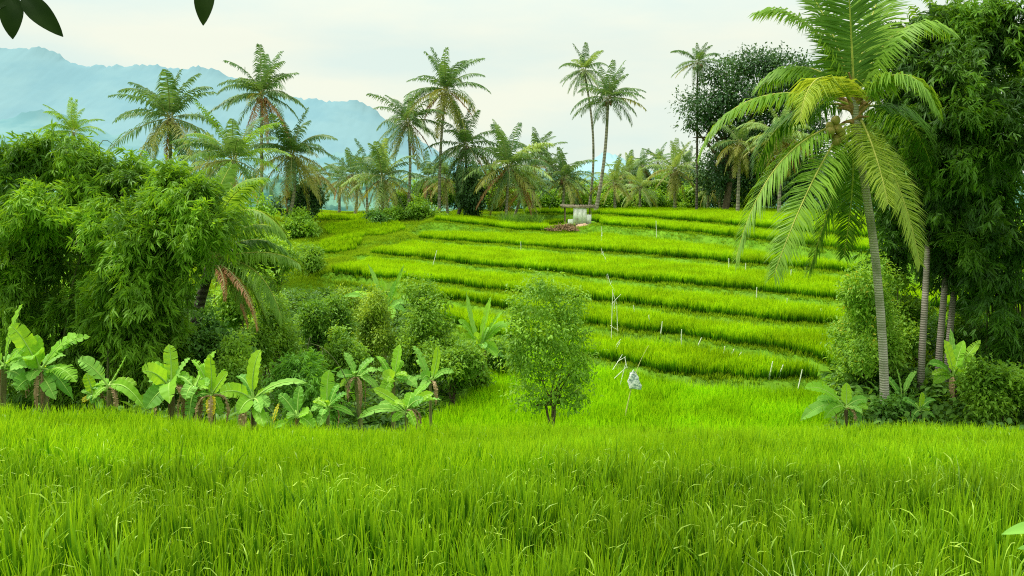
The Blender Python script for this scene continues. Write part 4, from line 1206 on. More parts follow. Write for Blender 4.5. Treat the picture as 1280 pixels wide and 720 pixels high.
banana('banana with one tall upright paddle leaf at the right end of the row', (316, 534), (317, 498), 16.2,
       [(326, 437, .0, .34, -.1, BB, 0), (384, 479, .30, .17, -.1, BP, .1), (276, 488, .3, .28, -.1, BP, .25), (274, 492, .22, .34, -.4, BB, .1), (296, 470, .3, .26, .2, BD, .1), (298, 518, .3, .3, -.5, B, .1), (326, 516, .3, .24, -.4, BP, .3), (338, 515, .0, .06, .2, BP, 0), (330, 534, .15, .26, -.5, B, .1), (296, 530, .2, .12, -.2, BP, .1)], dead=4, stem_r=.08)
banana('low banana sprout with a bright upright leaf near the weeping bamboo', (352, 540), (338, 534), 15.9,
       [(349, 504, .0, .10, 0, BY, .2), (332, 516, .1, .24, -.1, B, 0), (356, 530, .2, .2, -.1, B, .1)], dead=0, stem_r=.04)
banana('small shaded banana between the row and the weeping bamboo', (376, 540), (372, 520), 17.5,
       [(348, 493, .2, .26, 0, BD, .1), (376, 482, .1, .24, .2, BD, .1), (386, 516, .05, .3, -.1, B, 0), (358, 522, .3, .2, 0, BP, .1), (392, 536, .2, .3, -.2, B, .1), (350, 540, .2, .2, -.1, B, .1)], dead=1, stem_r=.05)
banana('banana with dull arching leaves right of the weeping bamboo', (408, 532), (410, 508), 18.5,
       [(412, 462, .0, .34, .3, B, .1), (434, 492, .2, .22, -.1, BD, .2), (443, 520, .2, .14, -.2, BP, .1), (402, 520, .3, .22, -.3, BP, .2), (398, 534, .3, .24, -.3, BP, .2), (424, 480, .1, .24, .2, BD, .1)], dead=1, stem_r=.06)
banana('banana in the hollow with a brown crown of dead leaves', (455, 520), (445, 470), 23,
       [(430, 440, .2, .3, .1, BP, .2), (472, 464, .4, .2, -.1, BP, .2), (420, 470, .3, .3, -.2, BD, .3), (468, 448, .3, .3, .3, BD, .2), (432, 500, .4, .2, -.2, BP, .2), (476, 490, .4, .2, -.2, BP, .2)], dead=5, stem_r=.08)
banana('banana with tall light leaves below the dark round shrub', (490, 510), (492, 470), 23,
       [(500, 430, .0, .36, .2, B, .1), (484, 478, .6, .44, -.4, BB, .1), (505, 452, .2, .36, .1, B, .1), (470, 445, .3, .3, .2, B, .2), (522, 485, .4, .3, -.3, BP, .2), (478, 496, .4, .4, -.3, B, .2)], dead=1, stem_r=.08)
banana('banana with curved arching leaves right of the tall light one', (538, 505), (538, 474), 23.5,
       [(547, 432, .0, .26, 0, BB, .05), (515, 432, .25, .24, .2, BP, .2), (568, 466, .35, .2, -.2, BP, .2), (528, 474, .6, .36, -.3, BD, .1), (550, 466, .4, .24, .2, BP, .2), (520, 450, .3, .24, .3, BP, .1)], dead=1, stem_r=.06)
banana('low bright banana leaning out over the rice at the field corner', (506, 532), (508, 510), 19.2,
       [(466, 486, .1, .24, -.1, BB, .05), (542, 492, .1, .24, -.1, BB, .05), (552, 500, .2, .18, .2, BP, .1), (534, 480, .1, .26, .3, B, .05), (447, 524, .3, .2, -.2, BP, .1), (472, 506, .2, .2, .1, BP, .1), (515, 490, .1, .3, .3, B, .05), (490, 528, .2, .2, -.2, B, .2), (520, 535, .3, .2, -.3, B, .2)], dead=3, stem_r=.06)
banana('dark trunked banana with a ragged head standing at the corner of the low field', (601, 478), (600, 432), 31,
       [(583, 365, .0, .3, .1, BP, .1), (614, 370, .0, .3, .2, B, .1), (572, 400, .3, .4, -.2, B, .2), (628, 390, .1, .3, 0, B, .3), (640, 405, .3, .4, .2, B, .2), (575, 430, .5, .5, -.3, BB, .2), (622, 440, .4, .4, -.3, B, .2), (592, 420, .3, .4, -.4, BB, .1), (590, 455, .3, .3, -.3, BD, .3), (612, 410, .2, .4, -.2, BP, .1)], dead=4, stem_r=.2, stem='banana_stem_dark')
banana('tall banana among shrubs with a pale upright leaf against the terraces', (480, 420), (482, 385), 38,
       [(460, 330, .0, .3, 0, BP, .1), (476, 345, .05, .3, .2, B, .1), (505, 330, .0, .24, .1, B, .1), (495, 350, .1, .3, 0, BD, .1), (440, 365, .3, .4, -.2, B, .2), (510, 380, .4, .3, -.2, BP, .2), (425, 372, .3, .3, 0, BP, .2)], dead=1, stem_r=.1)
# right grove
banana('banana with a broad pale arching leaf at the foot of the yellow tipped shrub', (1056, 528), (1058, 508), 24,
       [(1005, 486, .35, .44, -.1, B, .08), (1058, 478, .0, .3, .1, BB, .05), (1000, 526, .35, .4, -.2, BP, .2), (1030, 524, .4, .36, -.3, B, .2), (1020, 500, .3, .4, .1, BD, .1), (1085, 500, .3, .3, 0, BD, .2), (1076, 530, .3, .3, -.2, BD, .2)], dead=2, stem_r=.09)
banana('banana between the two right palm trunks with long thin leaves', (1128, 530), (1128, 500), 25.5,
       [(1120, 458, .0, .12, 0, BP, .1), (1146, 464, .3, .2, .2, BP, .1), (1105, 470, .2, .3, .3, BD, .1), (1098, 512, .4, .3, -.2, BD, .2), (1146, 515, .3, .3, -.3, BD, .2), (1110, 525, .4, .2, -.2, 'banana_dead', .2)], dead=2, stem_r=.07)
banana('tall banana with a sunlit lime leaf beside the slanting palm trunk', (1192, 520), (1192, 470), 26,
       [(1180, 425, .05, .46, -.1, BB, .05), (1205, 425, .05, .4, .2, B, .1), (1222, 450, .3, .4, .2, B, .1), (1160, 455, .3, .34, -.1, BD, .1), (1166, 480, .4, .36, -.2, B, .2), (1220, 480, .4, .4, -.2, B, .2), (1226, 425, .1, .3, .5, BB, .1), (1188, 410, .0, .2, .4, BP, .1)], dead=2, stem_r=.13, stem='banana_stem_dark')
banana('shaded banana low at the foot of the second right palm trunk', (1148, 530), (1150, 512), 24,
       [(1152, 490, .0, .26, -.1, BB, 0), (1128, 500, .3, .3, 0, BD, .1), (1170, 500, .3, .3, .1, BD, .1), (1140, 525, .4, .2, -.2, BD, .1)], dead=2, stem_r=.05)

# ------------------------------------------------------------------ trees and shrubs near and in the ravine
sb = P(688, 520, 24); sb[2] = G(sb[0], sb[1])
tree('small_tree', 'small sparse olive green tree alone in the middle of the low field', 'tree', sb,
     px_lobes([(684, 356, 16, 14, 0), (660, 505, 16, 10, 0), (715, 505, 14, 10, 0), (722, 374, 14, 18, .2), (648, 396, 14, 16, 0), (640, 440, 14, 20, -.1), (734, 450, 12, 18, 0), (670, 375, 30, 26, 0), (705, 385, 26, 26, .2), (655, 415, 24, 28, -.2), (690, 420, 30, 30, -.3), (718, 425, 20, 26, .1), (668, 455, 30, 26, 0), (712, 460, 28, 24, -.1), (690, 490, 34, 16, 0), (655, 490, 18, 14, .2), (725, 490, 16, 14, .2)], 24),
     M['tree_leaf'], M['bark'], 1100, 9, .095, .5, .045, 3, shell=.3, limbs=12, droop=.3, fork=.5)
shrub('shrub', 'dark olive shrub column just right of the leaning palm', 'shrub', 404, 480, 62, 140, 29, M['shrub'], 1300, .10, nl=14)
shrub('shrub', 'dark dense shrub draped in creeper left of the ragged banana', 'shrub', 533, 485, 66, 135, 32, M['shrub'], 1500, .13, nl=18)
shrub('shrub', 'light olive shrub between the tall banana and the dark olive column', 'shrub', 462, 470, 60, 120, 33, M['olive'], 1100, .10, nl=14)
shrub('shrub', 'grey green shrub under the red brown dead fronds', 'shrub', 345, 470, 80, 100, 27, M['shrub'], 1300, .10, nl=12)
shrub('shrub', 'rounded dark shrub in the hollow left of the leaning palm trunk foot', 'shrub', 265, 490, 80, 90, 23, M['dark_leaf'], 1100, .13, nl=10)
shrub('shrub', 'thin twiggy shrub behind the tall paddle leaf', 'shrub', 300, 500, 70, 80, 22, M['shrub'], 800, .10, nl=9)
shrub('shrub', 'mid green shrub between the weeping bamboo and the brown crowned banana', 'shrub', 425, 510, 60, 90, 26, M['shrub'], 1100, .10, nl=10)
shrub('shrub', 'creeper covered mound at the left side of the ragged banana trunk', 'shrub', 568, 490, 90, 60, 30, M['shrub'], 1300, .12, nl=10)
shrub('shrub', 'low leafy bush between the ragged banana and the sparse tree', 'shrub', 632, 476, 62, 50, 34, M['shrub'], 1000, .12, nl=8)
shrub('shrub', 'tall light shrub top left of the tall banana', 'shrub', 440, 430, 60, 70, 40, M['olive'], 900, .12, nl=9)
shrub('shrub', 'dark bush on the grassy slope beside the leaning palm fronds', 'shrub', 388, 352, 34, 42, 62, M['shrub'], 700, .2, nl=7)
shrub('shrub', 'shrub mass low behind the leaning palm trunk', 'shrub', 305, 410, 80, 70, 34, M['fresh'], 900, .15, nl=9)
shrub('shrub', 'green shrub filling the gap behind the leaning palm crown', 'shrub', 335, 360, 70, 80, 45, M['shrub'], 900, .18, nl=9)
shrub('shrub', 'bushy green shrub below the low bushy palm', 'shrub', 290, 340, 80, 90, 42, M['fresh'], 900, .18, nl=9)
shrub('shrub', 'yellow tipped shrub with a tall twiggy outline left of the biggest palm', 'shrub', 1082, 528, 92, 205, 28, M['tree_leaf'], 2300, .11, nl=20, tr=.05, extra=(M['yellow_new'], 70))
shrub('shrub', 'dense green shrub right of the biggest palm trunk', 'shrub', 1130, 525, 70, 200, 31, M['shrub'], 1700, .12, nl=14)
shrub('shrub', 'low dark shrub at the foot of the biggest palm', 'shrub', 1118, 528, 50, 36, 24.6, M['dark_leaf'], 500, .11, nl=6)
shrub('shrub', 'leafy creeper bush at the right edge under the dark bamboo', 'shrub', 1255, 520, 90, 70, 24, M['shrub'], 1200, .12, nl=10)
shrub('shrub', 'bright leafy bush behind the pale slanting palm trunk', 'shrub', 1215, 500, 80, 130, 31, M['fresh'], 1300, .14, nl=11)
shrub('shrub', 'dark bush closing the grove behind the second palm trunk', 'shrub', 1165, 500, 70, 110, 33, M['dark_leaf'], 1200, .14, nl=10)
# far shrubs and trees round the plateau
shrub('bush', 'dense round bush at the left head of the grassy slope', 'bush', 380, 302, 46, 34, 78, M['fresh'], 700, .26, nl=7, group='bushes round the plateau')
shrub('bush', 'dark leafy tree under the small yellow fronded palm', 'tree', 372, 280, 56, 54, 86, M['far_dark'], 900, .3, nl=8, tr=.12, group='bushes round the plateau')
shrub('bush', 'small round dark bush under the drooping yellowish palm', 'bush', 470, 286, 24, 26, 86, M['dark_leaf'], 450, .24, nl=5, group='bushes round the plateau')
for px, w, h, lab in ((497, 30, 26, 'leafy bush right of the small round dark bush'), (523, 32, 30, 'bush with pale leaves between two middle palm trunks'), (548, 30, 24, 'low bush at the foot of the tallest middle palm'), (508, 44, 40, 'taller bush behind the leafy row of low bushes')):
    shrub('bush', lab, 'bush', px, 286 if h < 35 else 278, w, h, 88 if h < 35 else 94, M['fresh'] if h < 30 else M['shrub'], 420, .26, nl=6, group='bushes round the plateau')
shrub('tree', 'small dark cone shaped tree between the middle palms', 'tree', 592, 276, 40, 58, 92, M['far_dark'], 1100, .28, nl=10, tr=.12, group='bushes round the plateau')
for px, w, h, d, mk, lab in ((690, 40, 24, 104, 'fresh', 'low bright bush behind the hut to its left'), (722, 44, 26, 106, 'shrub', 'bush directly behind the hut roof'), (775, 50, 26, 104, 'fresh', 'bright undergrowth bush below the low bright palm'),
                             (815, 60, 26, 106, 'shrub', 'long low bush below the spreading palm'), (860, 44, 30, 104, 'shrub', 'bush left of the thin tall palm foot'), (905, 60, 40, 102, 'far_dark', 'dark bush at the foot of the big dark tree'),
                             (950, 60, 40, 98, 'shrub', 'bush right of the pale drooping palm'), (620, 60, 30, 104, 'shrub', 'bush behind the dark cone shaped tree'), (1000, 70, 60, 95, 'far_dark', 'dark bush behind the pale dry palm'), (1060, 90, 80, 80, 'far_dark', 'dark bush seen through the big palm fronds'), (1120, 110, 110, 60, 'dark_leaf', 'dark tree mass behind the dark bamboo')):
    shrub('bush', lab, 'bush', px, 264, w, h, d, M[mk], 600, .3, nl=8, group='bushes round the plateau')
tb = P(905, 262, 92); tb[2] = G(tb[0], tb[1])
tree('broadleaf_tree', 'big dark spreading tree behind the fronds of the biggest palm', 'tree', tb,
     px_lobes([(905, 95, 30, 16, 0), (940, 80, 34, 16, 1), (975, 85, 34, 18, 0), (885, 130, 34, 18, -1), (930, 120, 40, 20, -1), (980, 120, 38, 24, 0), (1010, 110, 34, 26, 1), (870, 152, 18, 9, -1), (915, 160, 40, 18, 0), (960, 160, 40, 24, 1), (1000, 165, 34, 30, 1), (935, 195, 46, 26, 2), (900, 215, 34, 24, 1), (960, 225, 46, 26, 2), (1010, 220, 40, 34, 3)], 92),
     M['far_dark'], M['bark'], 5200, 9, .32, .45, .4, 1, shell=.45, limbs=18, fork=.45)

for px, w, h, d, mk, lab in ((585, 60, 44, 112, 'far_dark', 'distant bush between the middle palms and the cone shaped tree'), (650, 70, 40, 114, 'shrub', 'distant bush behind the broad bushy palm'),
                             (705, 60, 36, 116, 'far_dark', 'distant bush behind the short dark palm'), (752, 60, 34, 114, 'shrub', 'distant bush between the two tall thin trunks and the bright palm'),
                             (790, 60, 44, 118, 'far_dark', 'distant dark bush above the spreading palm'), (830, 60, 40, 116, 'fresh', 'distant light bush behind the orange skirted palm'),
                             (868, 56, 50, 112, 'far_dark', 'distant dark bush behind the very thin palm'), (545, 60, 30, 112, 'shrub', 'distant bush behind the low bush of the tallest middle palm')):
    shrub('bush', lab, 'bush', px, 266, w, h * 1.35, d, M[mk], 900, .32, nl=10, group='bushes round the plateau')
# tall grass beside the hut
tg = P(650, 270, 86); tg[2] = G(tg[0], tg[1])
o = empty('tall_grass', tg, 'tall grass clump standing left of the hut and the brush pile', 'grass clump')
for i in range(9):
    me = clump_mesh('grass_clump', M['tallgrass'], 60, 1.7, .06, .35, .5, segs=4, curl=1.1, seed=400 + i)
    x = rng.uniform(-1.7, 1.7); y = rng.uniform(-1, 1)
    link('tuft', me, o, (x, y, G(tg[0] + x, tg[1] + y) - tg[2]))

# ------------------------------------------------------------------ hut, brush pile, rubble
dh = 86
hb = P(722, 281, dh); hb[2] = G(hb[0], hb[1])
o = empty('field_hut', hb, 'small white walled field hut with a flat overhanging roof on posts', 'hut')
m_ = dh / F
wz = 1.75
for (x, y) in ((-1.25, -.75), (1.2, -.75), (-1.25, .75), (1.2, .75)):
    mb = MB(); mb.tube([(x, y, -.3), (x + .02, y, wz * .5), (x, y, wz)], [.05, .045, .045], 7)
    link('post', mb.mesh('post', M['hut_wood']), o)
mb = MB(); mb.box((-.02, 0, wz + .055), (3.3, 2.2, .07), 0, 0, -.035)
for i in range(9): mb.box((-.02, -1.0 + i * .25, wz + .125), (3.34, .09, .05), 0, 0, -.035)
for y in (-1.04, 1.0): mb.box((-.02, y, wz - .03), (3.2, .07, .1), 0, 0, -.035)
for i in range(14): mb.box((-1.6 + i * .245, 0, wz + .16), (.07, 2.34, .03), 0, 0, -.035)
link('roof', mb.mesh('roof', M['hut_roof']), o)
mb = MB(); mb.box((-.28, -.95, .93), (.42, .06, 1.52)); mb.box((.16, -.955, .90), (.44, .06, 1.46)); mb.box((.58, -.95, .93), (.38, .06, 1.52))
link('wall', mb.mesh('wall', M['hut_wall']), o)
mb = MB(); mb.box((.96, -.9, .55), (.55, .06, .95)); mb.box((-.75, -.98, .3), (.5, .06, .6))
link('low_wall', mb.mesh('low_wall', M['hut_wall']), o)
mb = MB(); mb.box((1.16, .1, .5), (.05, 1.2, .9)); link('side_wall', mb.mesh('side_wall', M['hut_wall']), o)
mb = MB(); mb.box((.05, -.3, .1), (2.7, 1.5, .12)); mb.box((1.4, -.7, .02), (1.1, .3, .06)); link('floor', mb.mesh('hut_floor', M['hut_wood']), o)

pb = P(702, 290, 80.5); pb[2] = G(pb[0], pb[1])
mb = MB()
for i in range(260):
    a = rng.random() * 6.283; rr_ = rng.random() ** .6 * 1.35
    p = np.array([rr_ * math.cos(a) * 1.15, rr_ * math.sin(a) * .8, max(.02, .62 * (1 - rr_ / 1.5) * rng.random() + .05)])
    dv = nrm(np.array([rng.normal(), rng.normal(), rng.normal(0, .35)])); l = rng.uniform(.4, 1.3)
    q = np.stack([p - dv * l / 2, p + rng.normal(0, .05, 3), p + dv * l / 2]); q[:, 2] = np.maximum(q[:, 2], .0)
    mb.tube(q, [.03, .025, .01], 4, 0, .5, 0, cap=False)
o = link('brush_pile', mb.mesh('brush_pile', M['brush']), None, pb)
tag(o, 'heap of brown cut branches and dry leaves beside the hut', 'brush pile')
eb = P(729, 284.5, 83.2); eb[2] = G(eb[0], eb[1])
mb = MB()
g = np.linspace(-1, 1, 15); U, V_ = np.meshgrid(g, g)
Z_ = .3 * np.clip(1 - U ** 2 - V_ ** 2, 0, 1) * (1 + .25 * np.sin(U * 7) * np.cos(V_ * 6)) - .04
i, j = np.meshgrid(np.arange(14), np.arange(14), indexing='ij'); i = i.ravel(); j = j.ravel()
mb.add(np.stack([U * .75, V_ * .55, Z_ * .8], -1), np.stack([i * 15 + j, i * 15 + j + 1, (i + 1) * 15 + j + 1, (i + 1) * 15 + j], 1))
o = link('earth_heap', mb.mesh('earth_heap', M['earth_pink'], smooth=True), None, eb)
tag(o, 'pinkish heap of bare earth at the front corner of the hut', 'earth heap')

# ------------------------------------------------------------------ stakes, strips, string
def near_ground(px, py):
    """distance at which the ray through this photo position meets the ground"""
    r = ray(px, py)
    ds = np.arange(24, 110, .1)
    pts = r[None, :] * (ds / r[1])[:, None]
    z = ground(pts[:, 0], pts[:, 1])
    k = np.argmax(pts[:, 2] < z)
    return float(ds[k])

def stake(label, foot, top, r=.024, group='pale stakes along the terrace edges', lift=0.0):
    d = near_ground(foot[0], foot[1] + 3) - .5
    b = P(*foot, d); t = P(*top, d - .05)
    b[2] = min(b[2], G(b[0], b[1]) - .15)
    mb = MB(); m0 = (t - b)
    mb.tube(np.array([[0, 0, 0], m0 * .5 + np.array([.01, 0, 0]), m0]), [r * 1.1, r, r * .8], 6)
    o = link('stake', mb.mesh('stake', M['stake']), None, b)
    return tag(o, label, 'stake', group), t
S = [((794, 397), (792, 382), 'pale stake right of the dangling string, highest of the near line'), ((812, 407), (811, 394), 'pale stake second from the top of the near line'), ((825, 413), (828, 402), 'leaning pale stake third from the top of the near line'),
     ((851, 427), (852, 412), 'upright pale stake fourth from the top of the near line'), ((864, 430), (877, 422), 'stake leaning far over to the right in the near line'), ((903, 448), (906, 433), 'pale stake at the left of the leaning pair'),
     ((906, 447), (918, 436), 'steeply slanting stake at the right of the leaning pair'), ((914, 448), (927, 440), 'low slanting stake just right of the leaning pair'), ((940, 455), (950, 447), 'slanting stake tied with white cloth'),
     ((960, 468), (966, 452), 'upright stake third from the right end of the near line'), ((971, 467), (979, 456), 'slanting stake second from the right end of the near line'), ((994, 478), (1003, 462), 'slanting stake at the right end of the near line'),
     ((911, 335), (911, 323), 'short stake on the high terrace left of the big drooping frond'), ((932, 342), (932, 329), 'short stake under the tip of the big drooping frond'), ((988, 352), (989, 337), 'short stake right of the big drooping frond tip'),
     ((945, 376), (946, 359), 'stake halfway up the right side of the terraces'), ((983, 384), (984, 373), 'stake near the yellow tipped shrub at mid slope'), ((1025, 398), (1026, 386), 'stake beside the left edge of the yellow tipped shrub'),
     ((651, 313), (651, 302), 'short stake on the fifth terrace below the brush pile'), ((538, 325), (546, 313), 'slanting stake near the left end of the terraces'), ((821, 290), (820, 276), 'dark stake standing on the bank right of the hut')]
tops = []
for f_, t_, lab in S:
    tops.append(stake(lab, f_, t_)[1])

def strip_line(label, px0, pts, d):
    """string of white plastic strips hung from a bamboo pole"""
    pass

# bird-scaring line of white strips running down the terraces
bl = [(752, 283), (752, 312), (757, 322), (760, 345), (768, 362), (768, 388), (772, 408)]
q = []
for (a, c_) in bl:
    d = near_ground(a, c_ + 12); q.append(P(a, c_, d))
q = np.array(q)
o = empty('bird_scarer', (q[-1][0], q[-1][1], G(q[-1][0], q[-1][1])), 'string hung with white plastic strips running down across the terraces', 'bird scarer')
ob = np.array(o.location)
mb = MB()
for i in range(len(q) - 1):
    k = np.linspace(0, 1, 9)[:, None]; L0 = q[i] + (q[i + 1] - q[i]) * k; L0[:, 2] -= .12 * np.sin(math.pi * k[:, 0])
    mb.tube(L0 - ob, .005, 4, cap=False)
link('string', mb.mesh('string', M['strip']), o)
for i in range(len(q)):
    mb = MB(); g0 = G(q[i][0], q[i][1]); mb.tube(np.array([[q[i][0], q[i][1], g0 - .1], q[i]]) - ob, .018, 5)
    link('post', mb.mesh('post', M['bamboo_pole']), o)
for i in range(26):
    u = rng.random() * (len(q) - 1); k = int(u); p = q[k] + (q[min(k + 1, len(q) - 1)] - q[k]) * (u - k) - ob
    l = rng.uniform(.2, .55); w = rng.uniform(.015, .035); a = rng.random() * 3.14
    sd = np.array([math.cos(a), math.sin(a), 0]); n = 6
    c = np.stack([p + np.array([.06 * math.sin(s_ * 3 + i), .05 * math.cos(s_ * 2 + i), -l * s_]) for s_ in np.linspace(0, 1, n)])
    V = np.concatenate([c + sd * w / 2, c - sd * w / 2]); kk_ = np.arange(n - 1)
    mb = MB(); mb.add(V, np.stack([kk_, kk_ + 1, n + kk_ + 1, n + kk_], 1))
    link('strip', mb.mesh('strip', M['strip']), o)

def frame_of_sticks(label, sticks, d, r=.014):
    """sticks: list of ((x0,y0),(x1,y1)) in photo positions, bundled at one place"""
    f0 = sticks[0][0]; b = P(*f0, d); b[2] = G(b[0], b[1])
    o = empty('stick_frame', b, label, 'stick frame', 'white stick frames under the dangling string')
    for (a, c_) in sticks:
        mb = MB(); p0 = P(*a, d + rng.normal(0, .1)); p1 = P(*c_, d + rng.normal(0, .1)); p0[2] = p0[2] if a is not f0 else b[2] - .1
        mb.tube(np.stack([p0, (p0 + p1) / 2 + rng.normal(0, .008, 3), p1]) - b, [r, r * .9, r * .7], 5)
        link('stick', mb.mesh('stick', M['stake']), o)
    return o
frame_of_sticks('tall thin white frame with a crossbar on the third terrace', [((764, 412), (766, 362)), ((772, 413), (771, 382)), ((763, 407), (773, 413)), ((765, 380), (776, 368)), ((766, 366), (771, 380))], near_ground(768, 425) - 1.0)
frame_of_sticks('three crossed white sticks below the crossbar frame', [((760, 440), (775, 428)), ((755, 437), (765, 436)), ((766, 438), (776, 424))], near_ground(766, 448))
frame_of_sticks('spread of leaning white sticks left of the plastic bag', [((772, 484), (782, 455)), ((766, 462), (778, 443)), ((772, 452), (782, 446)), ((768, 473), (784, 458)), ((781, 446), (784, 460))], near_ground(775, 492), .015)

# bent bamboo pole with a white plastic bag
d = 27.2
b = P(781, 520, d); b[2] = G(b[0], b[1]) 
o = empty('bamboo_pole', b, 'thin bent bamboo pole carrying a flapping plastic bag', 'pole')
c = bez(P(781, 522, d), P(788, 490, d), P(793, 460, d), P(811, 432, d), 16) - b; c[0, 2] = -.2
mb = MB(); mb.tube(c, np.linspace(.022, .007, 16), 6); link('pole', mb.mesh('pole', M['bamboo_pole']), o)
o = empty('plastic_bag', P(791, 466, d), 'white and grey crumpled plastic bag tied to the bent pole', 'plastic bag')
mb = MB()
n = 13; U, V_ = np.meshgrid(np.linspace(0, 1, n), np.linspace(0, 2 * math.pi, n))
rad = .055 + .075 * np.sin(U * math.pi * .62) ; wob = .02 * np.sin(V_ * 3 + U * 9) + .012 * np.sin(V_ * 5 - U * 14)
X_ = (rad * 1.5 + wob) * np.cos(V_) + .08 * U; Y_ = (rad * .6 + wob) * np.sin(V_); Z_ = .02 - U * .52 + .02 * np.sin(V_ * 2)
i, j = np.meshgrid(np.arange(n - 1), np.arange(n - 1), indexing='ij'); i = i.ravel(); j = j.ravel()
mb.add(np.stack([X_, Y_, Z_], -1), np.stack([i * n + j, i * n + j + 1, (i + 1) * n + j + 1, (i + 1) * n + j], 1))
bagm = noise_mat('bag_plastic', (.30, .40, .42), (.90, .92, .92), scale=9, detail=3, rough=.35, bump=.3, stretch=(1, 1, 2.2), coords='Object', lo=.42, hi=.52)
link('sack', mb.mesh('sack', bagm, smooth=True), o)
mb = MB(); mb.tube([(0, 0, 0), (.01, 0, .06), (.03, 0, .1)], [.03, .02, .012], 6); link('knot', mb.mesh('knot', M['strip']), o)

# ------------------------------------------------------------------ close things: overhanging twig, pale grass, leaf at the right edge
def simple_leaf(base, tip, width, face, bend=.05, n=12, serr=0.0, cut=None):
    base = np.asarray(base, float); tip = np.asarray(tip, float); face = np.asarray(face, float)
    t = np.linspace(0, 1, n); L_ = np.linalg.norm(tip - base)
    d = nrm(tip - base); sd = nrm(np.cross(d, face)); nn = np.cross(sd, d)
    c = base + d * (t * L_)[:, None] + nn * (np.sin(t * math.pi) * bend * L_)[:, None]
    w = width * .5 * np.sin(np.clip(t, 0, 1) ** .8 * math.pi) ** .75
    w[-1] = .0005; w[0] = width * .03
    rows = [c + sd * (w * f_)[:, None] + nn * (abs(f_) * w * .18)[:, None] for f_ in (-1, -.5, 0, .5, 1)]
    mb = MB(); V = np.concatenate(rows); k = np.arange(n - 1)
    mb.add(V, np.concatenate([np.stack([a * n + k, a * n + k + 1, (a + 1) * n + k + 1, (a + 1) * n + k], 1) for a in range(4)]), np.tile(t, 5), .5)
    return mb
dtw = 1.25
o = empty('overhanging_twig', P(-300, -250, dtw), 'dark leafy twig hanging into the top left of the view', 'twig')
ob = np.array(o.location)
mb = MB()
tw = bez(P(-300, -250, dtw), P(-120, -60, dtw), P(60, -70, dtw), P(330, -60, dtw), 22) - ob
mb.tube(tw, np.linspace(.008, .002, 22), 6)
def twig_leaf(p0, p1, w, at):
    base = P(*p0, dtw) - ob; mbx = simple_leaf(base, P(*p1, dtw - .02) - ob, w, (.15, -1, .25), .05)
    link('leaf', mbx.mesh('twig_leaf', M['near_leaf'], smooth=True), o)
    a_ = P(*at, dtw) - ob
    kq = np.argmin(np.linalg.norm(tw - a_, axis=1))
    mb.tube(bez(tw[kq], tw[kq] + np.array([0, 0, -.01]), base + (a_ - base) * .3, base, 7), np.linspace(.0018, .001, 7), 5)
twig_leaf((17, -4), (16, 49), .031, (5, -60)); twig_leaf((28, -6), (79, 46), .030, (25, -60)); twig_leaf((12, -2), (-20, 12), .02, (0, -60))
twig_leaf((258, -22), (254, 32), .027, (258, -60)); twig_leaf((120, -70), (150, -20), .03, (118, -64)); twig_leaf((-80, -60), (-110, 0), .03, (-80, -80))
twig_leaf((320, -60), (360, -15), .03, (318, -62))
link('twig', mb.mesh('twig', M['twig']), o)

gx = P(1062, 742, 3.75); gz = G(gx[0], gx[1])
o = empty('grass_tuft', (gx[0], gx[1], gz), 'pale green arching grass tuft among the rice at the bottom edge', 'grass tuft')
for i in range(5):
    me = clump_mesh('grass_clump', M['palegrass'], 26, .72, .013, .3, .07, segs=7, curl=1.7, seed=500 + i)
    link('tuft', me, o, (rng.uniform(-.2, .2), rng.uniform(-.12, .12), 0))
dp = 3.3
pb = P(1330, 760, dp); pb[2] = G(pb[0], pb[1])
o = empty('broad_leaf_weed', pb, 'pale broad leaf poking in at the lower right edge', 'weed')
mb = MB(); st = P(1312, 660, dp) - pb
mb.tube(bez((0, 0, -.05), (0, 0, .2), st + np.array([0, 0, -.15]), st, 8), np.linspace(.008, .004, 8), 6)
link('stem', mb.mesh('stem', M['banana_rib']), o)
for (p0, p1, w) in (((1312, 662), (1252, 668), .055), ((1308, 690), (1272, 686), .04), ((1315, 660), (1370, 640), .06), ((1312, 668), (1330, 630), .05)):
    m_ = simple_leaf(P(*p0, dp) - pb, P(*p1, dp - .05) - pb, w, (0, -.6, .9), .12)
    link('leaf', m_.mesh('weed_leaf', M['banana_pale'], smooth=True), o)

# ------------------------------------------------------------------ sky, sun, camera
w = bpy.data.worlds.new('World'); scene.world = w; w.use_nodes = True
nt = w.node_tree; nt.nodes.clear(); L = nt.links.new
SUN_EL, SUN_AZ = 62.0, 288.0          # azimuth clockwise from +Y
sky = nd(nt, 'ShaderNodeTexSky', sky_type='NISHITA'); sky.sun_disc = False
sky.sun_elevation = R(SUN_EL); sky.sun_rotation = R(SUN_AZ)
bg1 = nd(nt, 'ShaderNodeBackground'); bg1.inputs['Strength'].default_value = .1
L(sky.outputs[0], bg1.inputs['Color'])
tc = nd(nt, 'ShaderNodeTexCoord')
mp = nd(nt, 'ShaderNodeMapping'); mp.inputs['Scale'].default_value = (1.6, 1.6, 6.0); mp.inputs['Rotation'].default_value = (0, .06, 0)
L(tc.outputs['Generated'], mp.inputs['Vector'])
nz = nd(nt, 'ShaderNodeTexNoise'); nz.inputs['Scale'].default_value = 2.4; nz.inputs['Detail'].default_value = 7; nz.inputs['Roughness'].default_value = .5
L(mp.outputs[0], nz.inputs['Vector'])
cr = nd(nt, 'ShaderNodeValToRGB')
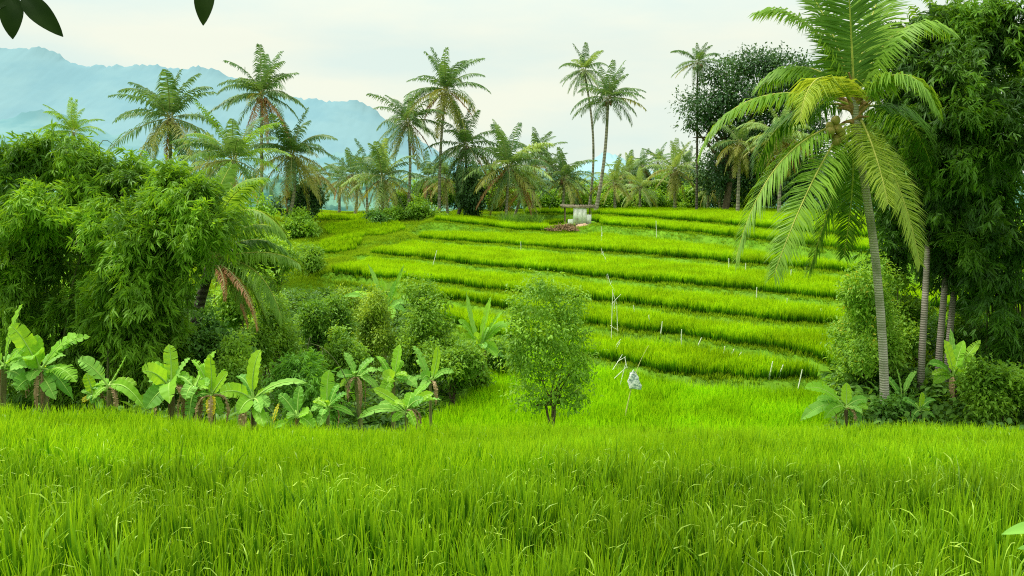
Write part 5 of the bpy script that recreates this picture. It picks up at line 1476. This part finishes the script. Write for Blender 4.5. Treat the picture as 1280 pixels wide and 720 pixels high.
e = cr.color_ramp.elements
e[0].position = .36; e[0].color = (.79, .92, .84, 1); e[1].position = .62; e[1].color = (.95, .98, .82, 1)
L(nz.outputs['Fac'], cr.inputs[0])
sx = nd(nt, 'ShaderNodeSeparateXYZ'); L(tc.outputs['Generated'], sx.inputs[0])
mrz = nd(nt, 'ShaderNodeMapRange'); mrz.inputs['From Min'].default_value = .15; mrz.inputs['From Max'].default_value = .95
mrz.inputs['To Min'].default_value = 1.02; mrz.inputs['To Max'].default_value = 2.1
L(sx.outputs['Z'], mrz.inputs['Value'])
bg2 = nd(nt, 'ShaderNodeBackground'); L(cr.outputs[0], bg2.inputs['Color']); L(mrz.outputs[0], bg2.inputs['Strength'])
ms = nd(nt, 'ShaderNodeMixShader'); ms.inputs[0].default_value = .92
L(bg1.outputs[0], ms.inputs[1]); L(bg2.outputs[0], ms.inputs[2])
wo = nd(nt, 'ShaderNodeOutputWorld'); L(ms.outputs[0], wo.inputs['Surface'])

sl = bpy.data.lights.new('sun', 'SUN'); sl.energy = 4.8; sl.angle = R(10); sl.color = (1, .96, .86)
so = bpy.data.objects.new('sun', sl); COL.objects.link(so)
el, az = R(SUN_EL), R(SUN_AZ)
sdir = Vector((math.sin(az) * math.cos(el), math.cos(az) * math.cos(el), math.sin(el)))
so.rotation_euler = sdir.to_track_quat('Z', 'Y').to_euler()

cam = bpy.data.cameras.new('camera'); cam.sensor_width = 36; cam.lens = 36 * F / 1280; cam.clip_start = .05; cam.clip_end = 12000
co = bpy.data.objects.new('camera', cam); COL.objects.link(co)
co.location = (0, 0, 0); co.rotation_euler = (math.pi / 2 - PITCH, 0, 0)
scene.camera = co
scene.view_settings.view_transform = 'Standard'; scene.view_settings.look = 'None'; scene.view_settings.exposure = 0
scene.render.engine = 'CYCLES'
scene.cycles.max_bounces = 8; scene.cycles.transmission_bounces = 6; scene.cycles.diffuse_bounces = 5
scene.cycles.use_denoising = False
scene.cycles.sample_clamp_indirect = 4.0
scene.cycles.filter_width = 1.1
